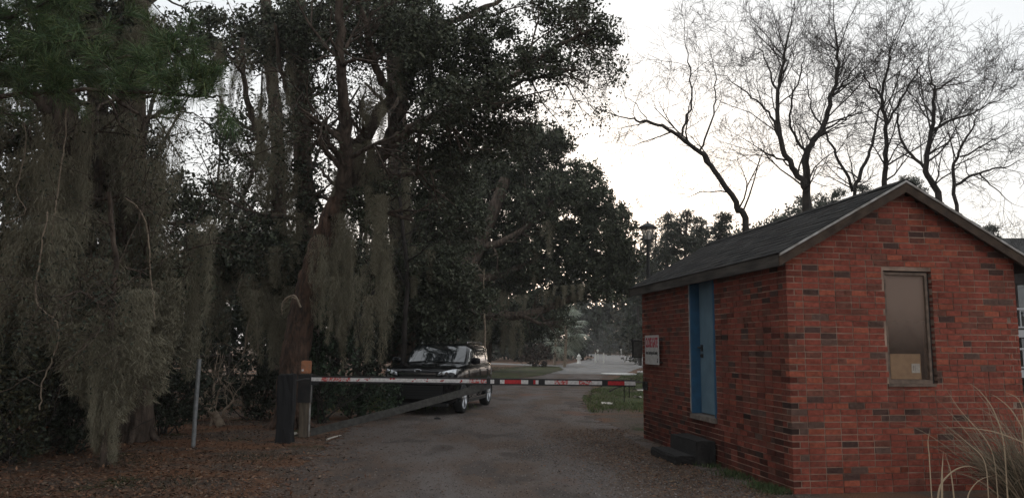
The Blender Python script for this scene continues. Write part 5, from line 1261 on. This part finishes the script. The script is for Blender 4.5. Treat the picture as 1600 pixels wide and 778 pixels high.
# leaf litter, pebbles, grass
def scatter(n, poly_fn, z=.03):
    P = poly_fn(n); P[:, 2] = z + rm.random(len(P)) * .02; return P
def left_verge(n):
    y = 7.4 + 13 * rm.random(n) ** 1.5; xr = np.interp(y, [7, 10, 13, 16, 20], [-1.9, -2.4, -2.9, -3.5, -3.9]) + rm.normal(0, .6, n); x = xr - rm.random(n) ** .8 * (y * .62 + xr - .1 + 1); x = np.minimum(x, xr); return np.stack([x, y, 0 * x], -1)
a = Acc(); P = scatter(26000, left_verge, .012); D = randunit(len(P), rm); D[:, 2] *= .25; D /= np.linalg.norm(D, axis=1)[:, None]
leafquads(a, P, rm.uniform(.03, .075, len(P)), .45, palette(len(P), [(.15, .07, .04), (.11, .055, .035), (.075, .045, .03), (.20, .11, .065), (.05, .035, .025), (.17, .12, .085)], rm), rm, D, .5)
n = 16000; P = scatter(n, left_verge, .01); D = randunit(n, rm); D[:, 2] *= .1; leafquads(a, P, rm.uniform(.08, .17, n), .05, palette(n, [(.20, .10, .055), (.15, .075, .045), (.11, .06, .04)], rm), rm, D, .6)
tag(a.build('leaf_litter', M['litter_leaf']), 'brown leaves and pine straw lying under the trees left of the road', 'leaf litter', kind='stuff')
def right_verge(n):
    t = rm.random(n) ** 1.3; y = 7.6 + t * 8; x = np.interp(y, [7, 9, 12, 14.5, 17], [3.6, 2.9, 2.3, 2.1, 2.8]) - abs(rm.normal(0, .85, n)); return np.stack([x, y, 0 * x], -1)
a = Acc(); P = scatter(15000, right_verge, .012); D = randunit(len(P), rm); D[:, 2] *= .25; leafquads(a, P, rm.uniform(.02, .055, len(P)), .4, palette(len(P), [(.19, .095, .055), (.13, .07, .042), (.18, .125, .08), (.075, .05, .035)], rm), rm, D, .5)
tag(a.build('shed_litter', M['litter_leaf']), 'thin scatter of dead leaves and straw along the foot of the brick wall', 'leaf litter', kind='stuff')
def road_any(n):
    y = 7.4 + 22 * rm.random(n) ** 1.4; x = -3.4 + 6.6 * np.where(rm.random(n) < .5, rm.random(n) ** 2.2, 1 - rm.random(n) ** 2.6); return np.stack([x, y, 0 * x], -1)
n = 13000; a = Acc(); P = scatter(n, road_any, .012); D = randunit(n, rm); D[:, 2] *= .2; leafquads(a, P, rm.uniform(.02, .06, n), .35, palette(n, [(.15, .08, .05), (.10, .06, .04), (.18, .12, .08), (.05, .038, .03)], rm), rm, D, .6)
tag(a.build('road_litter', M['litter_leaf']), 'scattered brown leaves and needles blown onto the gravel road', 'leaf litter', kind='stuff')
def road_area(n):
    y = 7.4 + 15 * rm.random(n) ** 1.8; x = rm.uniform(-3.6, 3.4, n); return np.stack([x, y, 0 * x], -1)
def pebbles(n, fn, s0, s1, cols, name, lab):
    P = scatter(n, fn, .006); s = rm.uniform(s0, s1, n); a = Acc(); o8 = np.array([(1, 0, 0), (0, 1, 0), (-1, 0, 0), (0, -1, 0), (0, 0, .7), (0, 0, -.3)], float)
    V = P[:, None, :] + o8[None] * s[:, None, None] * rm.uniform(.6, 1.2, (n, 6, 1)); F0 = np.array([(0, 1, 4, 4), (1, 2, 4, 4), (2, 3, 4, 4), (3, 0, 4, 4)])
    F = (np.arange(n)[:, None, None] * 6 + F0[None]).reshape(-1, 4); a.add(V.reshape(-1, 3), F, np.repeat(palette(n, cols, rm), 4, 0)); tag(a.build(name, M['pebble']), lab, 'gravel', kind='stuff')
pebbles(26000, road_area, .004, .013, [(.16, .135, .125), (.11, .092, .083), (.21, .185, .17), (.075, .063, .056), (.13, .09, .07)], 'gravel_stones', 'small loose stones scattered over the gravel road')
def shed_side(n):
    y = rm.uniform(7.4, 13, n); x = np.interp(y, [7.4, 9, 12, 13], [3.2, 3.1, 2.3, 2.0]) - rm.uniform(.3, 2.2, n); return np.stack([x, y, 0 * x], -1)
pebbles(3200, shed_side, .005, .015, [(.17, .15, .14), (.12, .105, .10), (.24, .215, .20), (.08, .07, .062)], 'loose_gravel', 'pale coarse gravel beside the steps of the shed')
def blades(n, fn, h0, h1, cols, name, lab, w=.004, lean=.35, parent=None, seg=2, cat='grass'):
    P = fn(n); n = len(P); h = rm.uniform(h0, h1, n); d = rm.normal(0, lean, (n, 3)); d[:, 2] = 1; d /= np.linalg.norm(d, axis=1)[:, None]; s = randunit(n, rm); s[:, 2] = 0; s /= np.linalg.norm(s, axis=1)[:, None] + 1e-6
    b = d.copy(); b[:, :2] *= 2.2; b /= np.linalg.norm(b, axis=1)[:, None]; m = P + d * h[:, None] * .5; e = m + b * h[:, None] * .5; V = np.stack([P - s * w, P + s * w, m + s * w * .8, m - s * w * .8, e, e], 1)
    V[:, 4:] += np.stack([s * w * .15, -s * w * .15], 1); k = np.arange(n)[:, None] * 6; F = np.concatenate([k + np.array([[0, 1, 2, 3]]), k + np.array([[3, 2, 4, 5]])]); c = palette(n, cols, rm); a = Acc(); a.add(V.reshape(-1, 3), F, np.concatenate([c, c])); return tag(a.build(name, M['grass'], parent), lab, cat, kind='stuff')
GR = [(.075, .115, .03), (.10, .135, .045), (.135, .13, .06), (.06, .08, .03)]
def patchR(n):
    y = 19.6 + 26 * rm.random(n) ** 1.3; x0 = np.interp(y, [19.5, 25, 34, 44], [2.0, 2.3, 3.9, 6.4]); x = x0 + rm.random(n) * np.interp(y, [19.5, 25, 34, 44], [3.6, 4.6, 4.4, 3.4]); P = np.stack([x, y, 0 * x], -1); q = np.sin(x * 2.1 + y * .9) + np.sin(y * 1.7 - x * 1.3) + rm.normal(0, .6, n); return P[q > -.7]
blades(36000, patchR, .03, .12, GR, 'lawn_grass', 'short green grass on the patch right of the road beyond the gate', .006)
def patchL(n):
    y = rm.uniform(20, 62, n); x = np.interp(y, [20, 34, 50, 62], [-4.6, -3.6, -.6, 1.6]) - rm.random(n) * 6; return np.stack([x, y, 0 * x], -1)
blades(14000, patchL, .03, .10, [(.055, .065, .03), (.08, .075, .045), (.05, .05, .03)], 'verge_grass', 'dull short grass on the verge left of the road beyond the car', .009)
def shedfoot(n):
    s = rm.random(n) ** 1.6 * 3.2; off = np.abs(rm.normal(0, .16, n)) + .02; P = np.array([sloc(-o_, s_) for o_, s_ in zip(off, s)]); k = np.sin(s * 6.3) + rm.normal(0, .5, n); P = P[k > -.2]; return P
blades(4200, shedfoot, .02, .09, [(.04, .075, .025), (.06, .09, .03), (.08, .08, .04)], 'foot_weeds', 'low green weeds along the foot of the brick wall', .005)
def strawpatch(n):
    y = 8 + rm.random(n) * 4; x = np.interp(y, [8, 12], [-3.4, -3.2]) - rm.random(n) * 2.4; k = np.sin(x * 3 + y * 2.2) + np.sin(y * 3.1 - x) + rm.normal(0, .5, n); P = np.stack([x, y, 0 * x], -1); return P[k > .7]
blades(5000, strawpatch, .02, .06, [(.05, .055, .03), (.09, .07, .045)], 'sparse_weeds', 'sparse low weeds in the leaf litter beside the road', .004)
# broad weed plants by the road edge left of the car
for i, (px, Y, lab) in enumerate([(640, 24, 'patch of green weeds on the verge just behind the car'), (590, 20.5, 'clump of green weeds at the verge in front of the car')]):
    b = at(px, 600, Y); 
    def fn(n, b=b): return np.stack([b[0] + rm.normal(0, .8, n), b[1] + rm.normal(0, .6, n), 0 * np.zeros(n)], -1)
    blades(1600, fn, .06, .24, GR, 'weed_clump', lab, .012)

# tall dry grass clump in front of the gable wall
rg = np.random.default_rng(17); gc = np.array((5.68, 8.25, 0)); dg = tag(empty('dry_grass_clump', tuple(gc)), 'tall dry tan ornamental grass clump in front of the gable wall', 'grass clump')
def blade(a, p, d, L, w, droop, col, seg=9):
    P = [np.array(p, float)]; d = unit(d)
    for i in range(seg): P.append(P[-1] + d * L / seg); d = unit(d + np.array((0, 0, -droop * (i + 1) / seg)) + rg.normal(0, .025, 3))
    P = np.array(P); T = np.gradient(P, axis=0); s = np.cross(T, (.15, -1, .1)); s /= np.linalg.norm(s, axis=1)[:, None] + 1e-6; ww = w * np.sin(np.linspace(.55, 1, seg + 1) * math.pi)[:, None] + .0006
    up = np.cross(s, T); up /= np.linalg.norm(up, axis=1)[:, None] + 1e-6
    V = np.concatenate([P + s * ww, P + up * ww * .35, P - s * ww]); m = seg + 1
    F = [(q, q + 1, m + q + 1, m + q) for q in range(seg)] + [(m + q, m + q + 1, 2 * m + q + 1, 2 * m + q) for q in range(seg)]; a.add(V, F, col)
TAN = [(.27, .20, .13), (.21, .155, .105), (.34, .26, .175), (.15, .11, .075)]
a = Acc()
for i in range(900):
    t = rg.uniform(0, 6.28); rr = rg.random() ** .6 * .42; p = gc + (math.cos(t) * rr, math.sin(t) * rr * .7, 0); lean = rg.uniform(.05, .75); d = (math.cos(t) * lean - .12 + rg.normal(0, .12), math.sin(t) * lean * .8 + rg.normal(0, .1), 1)
    blade(a, p, d, rg.uniform(.5, 1.5) * (1 if rg.random() < .35 else .72), rg.uniform(.003, .007), rg.uniform(.05, .42), np.array(TAN[rg.integers(0, 4)]) * rg.uniform(.6, 1.1))
for i in range(700):
    t = rg.uniform(0, 6.28); rr = rg.random() ** .6 * .4; p = gc + (math.cos(t) * rr, math.sin(t) * rr * .7, 0); blade(a, p, (math.cos(t) * .3 + rg.normal(0, .15), math.sin(t) * .3, 1), rg.uniform(.3, .7), .004, rg.uniform(.1, .5), np.array((.07, .09, .045)) * rg.uniform(.5, 1.2), 5)
part(a, 'blades', M['grass'], dg, kind='stuff')
def big_blade(pts, Y, w, col):
    a = Acc(); P = catmull(ats(pts, Y), 6); P[0][2] = 0; T = np.gradient(P, axis=0); s = np.cross(T, (0, -1, 0)); s /= np.linalg.norm(s, axis=1)[:, None]; ww = w * np.sin(np.linspace(.5, .98, len(P)) * math.pi)[:, None]; off = np.array((0, -1, 0)) * ww * .3
    V = np.concatenate([P + s * ww, P + off, P - s * ww]); m = len(P); a.add(V, [(q, q + 1, m + q + 1, m + q) for q in range(m - 1)] + [(m + q, m + q + 1, 2 * m + q + 1, 2 * m + q) for q in range(m - 1)], col); part(a, 'long_blade', M['grass'], dg)
for pts, w in (([(1464, 790), (1470, 757), (1490, 735), (1512, 728), (1532, 733)], .011), ([(1574, 770), (1568, 690), (1552, 640), (1530, 610), (1510, 596)], .008), ([(1512, 790), (1514, 770), (1530, 750), (1558, 740)], .008), ([(1472, 790), (1472, 740), (1474, 704)], .012), ([(1492, 790), (1486, 740), (1476, 706)], .009), ([(1600, 672), (1580, 640), (1560, 622), (1545, 614)], .006), ([(1600, 642), (1590, 622), (1570, 612)], .006), ([(1545, 780), (1538, 720), (1510, 690), (1475, 662)], .006), ([(1620, 700), (1560, 676), (1510, 668), (1472, 668)], .006), ([(1560, 780), (1548, 700), (1500, 640), (1476, 604)], .006), ([(1452, 712), (1450, 690), (1453, 670)], .006)):
    big_blade(pts, 8.0 + rg.uniform(-.2, .25), w, (.44, .33, .22))

# apartment building behind the right edge of the shed
ab = at(1600, 560, 30); ap = tag(empty('apartment_building', (ab[0] - .6, 30.0, 0), R(-8)), 'dark two-storey apartment building with white balcony railings at the right edge', 'building')
a = Acc(); a.box((0, 1.6, 0), (16, 9, 5.2)); a.build('wall', M['siding'], ap)
a = Acc(); a.add([(-.9, -.6, 5.1), (16.9, -.6, 5.1), (16.9, 4.8, 6.75), (.2, 4.8, 6.75), (-.9, 10.2, 5.1), (16.9, 10.2, 5.1)], [(0, 1, 2, 3), (3, 2, 5, 4), (0, 3, 4, 4), (1, 5, 2, 2)], (.05, .048, .046)); rfm = a.build('roof', M['shingle'], ap)
a = Acc(); lathe_z(a, [(.16, 6.2), (.16, 6.72), (.19, 6.76), (.12, 6.86), (.001, 6.9)], 12); a.v = [v + np.array((1.0, 3.6, 0)) for v in a.v]; a.build('vent', M['galv'], rfm)
a = Acc(); a.box((-.7, -.45, 4.9), (16.7, -.36, 5.12)); a.build('fascia', M['old_wood'], ap)
for z, lab in ((2.45, 1), (.9, 2)):
    bal = empty('balcony', (0, 0, 0)); bal.parent = ap
    a = Acc(); a.box((-.2, -.3, z - .28), (6, 1.58, z)); a.build('deck', M['rail_white'], bal)
    a = Acc(); a.box((-.2, -.28, z + .78), (6, -.20, z + .86)); a.build('handrail', M['rail_white'], bal)
    a = Acc(); a.box((-.2, -.28, z + .08), (6, -.22, z + .14)); a.build('bottom_rail', M['rail_white'], bal)
    me = None
    for q in range(40):
        if me is None: t = Acc(); t.box((-.016, -.016, 0), (.016, .016, .64)); me = t.mesh('baluster'); me.materials.append(M['rail_white'])
        o = bpy.data.objects.new('baluster', me); COL.objects.link(o); o.parent = bal; o.location = (-.18 + q * .15, -.25, z + .14)
for x in (-.1, 3, 5.9): a = Acc(); a.box((x - .06, -.34, 0), (x + .06, -.305, 5.0)); a.build('column', M['siding'], ap)
for x in (1.2, 4.2):
    for z in (.9, 3.0):
        wn_ = Acc(); wn_.box((x, 1.56, z), (x + 1.1, 1.595, z + 1.4)); wo_ = wn_.build('window', M['old_wood'], ap); wn_ = Acc(); wn_.box((x + .06, 1.545, z + .06), (x + 1.04, 1.558, z + 1.34)); wn_.build('pane', M['car_glass'], wo_)
if __import__('os').environ.get('TRIS'):
    print('TRIS', sum(sum(len(p.vertices) - 2 for p in m.polygons) for m in bpy.data.meshes))
# ------------------------------------------------------------------ thin evening haze
hz = Acc(); hz.box((-930, -330, -1.2), (930, 1230, 27)); me = hz.mesh('haze'); hm = bpy.data.materials.new('haze'); hm.use_nodes = True; hn = hm.node_tree.nodes; hn.clear()
ho = hn.new('ShaderNodeOutputMaterial'); pv = hn.new('ShaderNodeVolumePrincipled'); pv.inputs['Color'].default_value = (.87, .85, .83, 1); pv.inputs['Density'].default_value = .0009; pv.inputs['Anisotropy'].default_value = .3
hm.node_tree.links.new(pv.outputs[0], ho.inputs['Volume']); me.materials.append(hm); tag(link('haze', me), 'faint evening haze over the road and trees', kind='stuff')
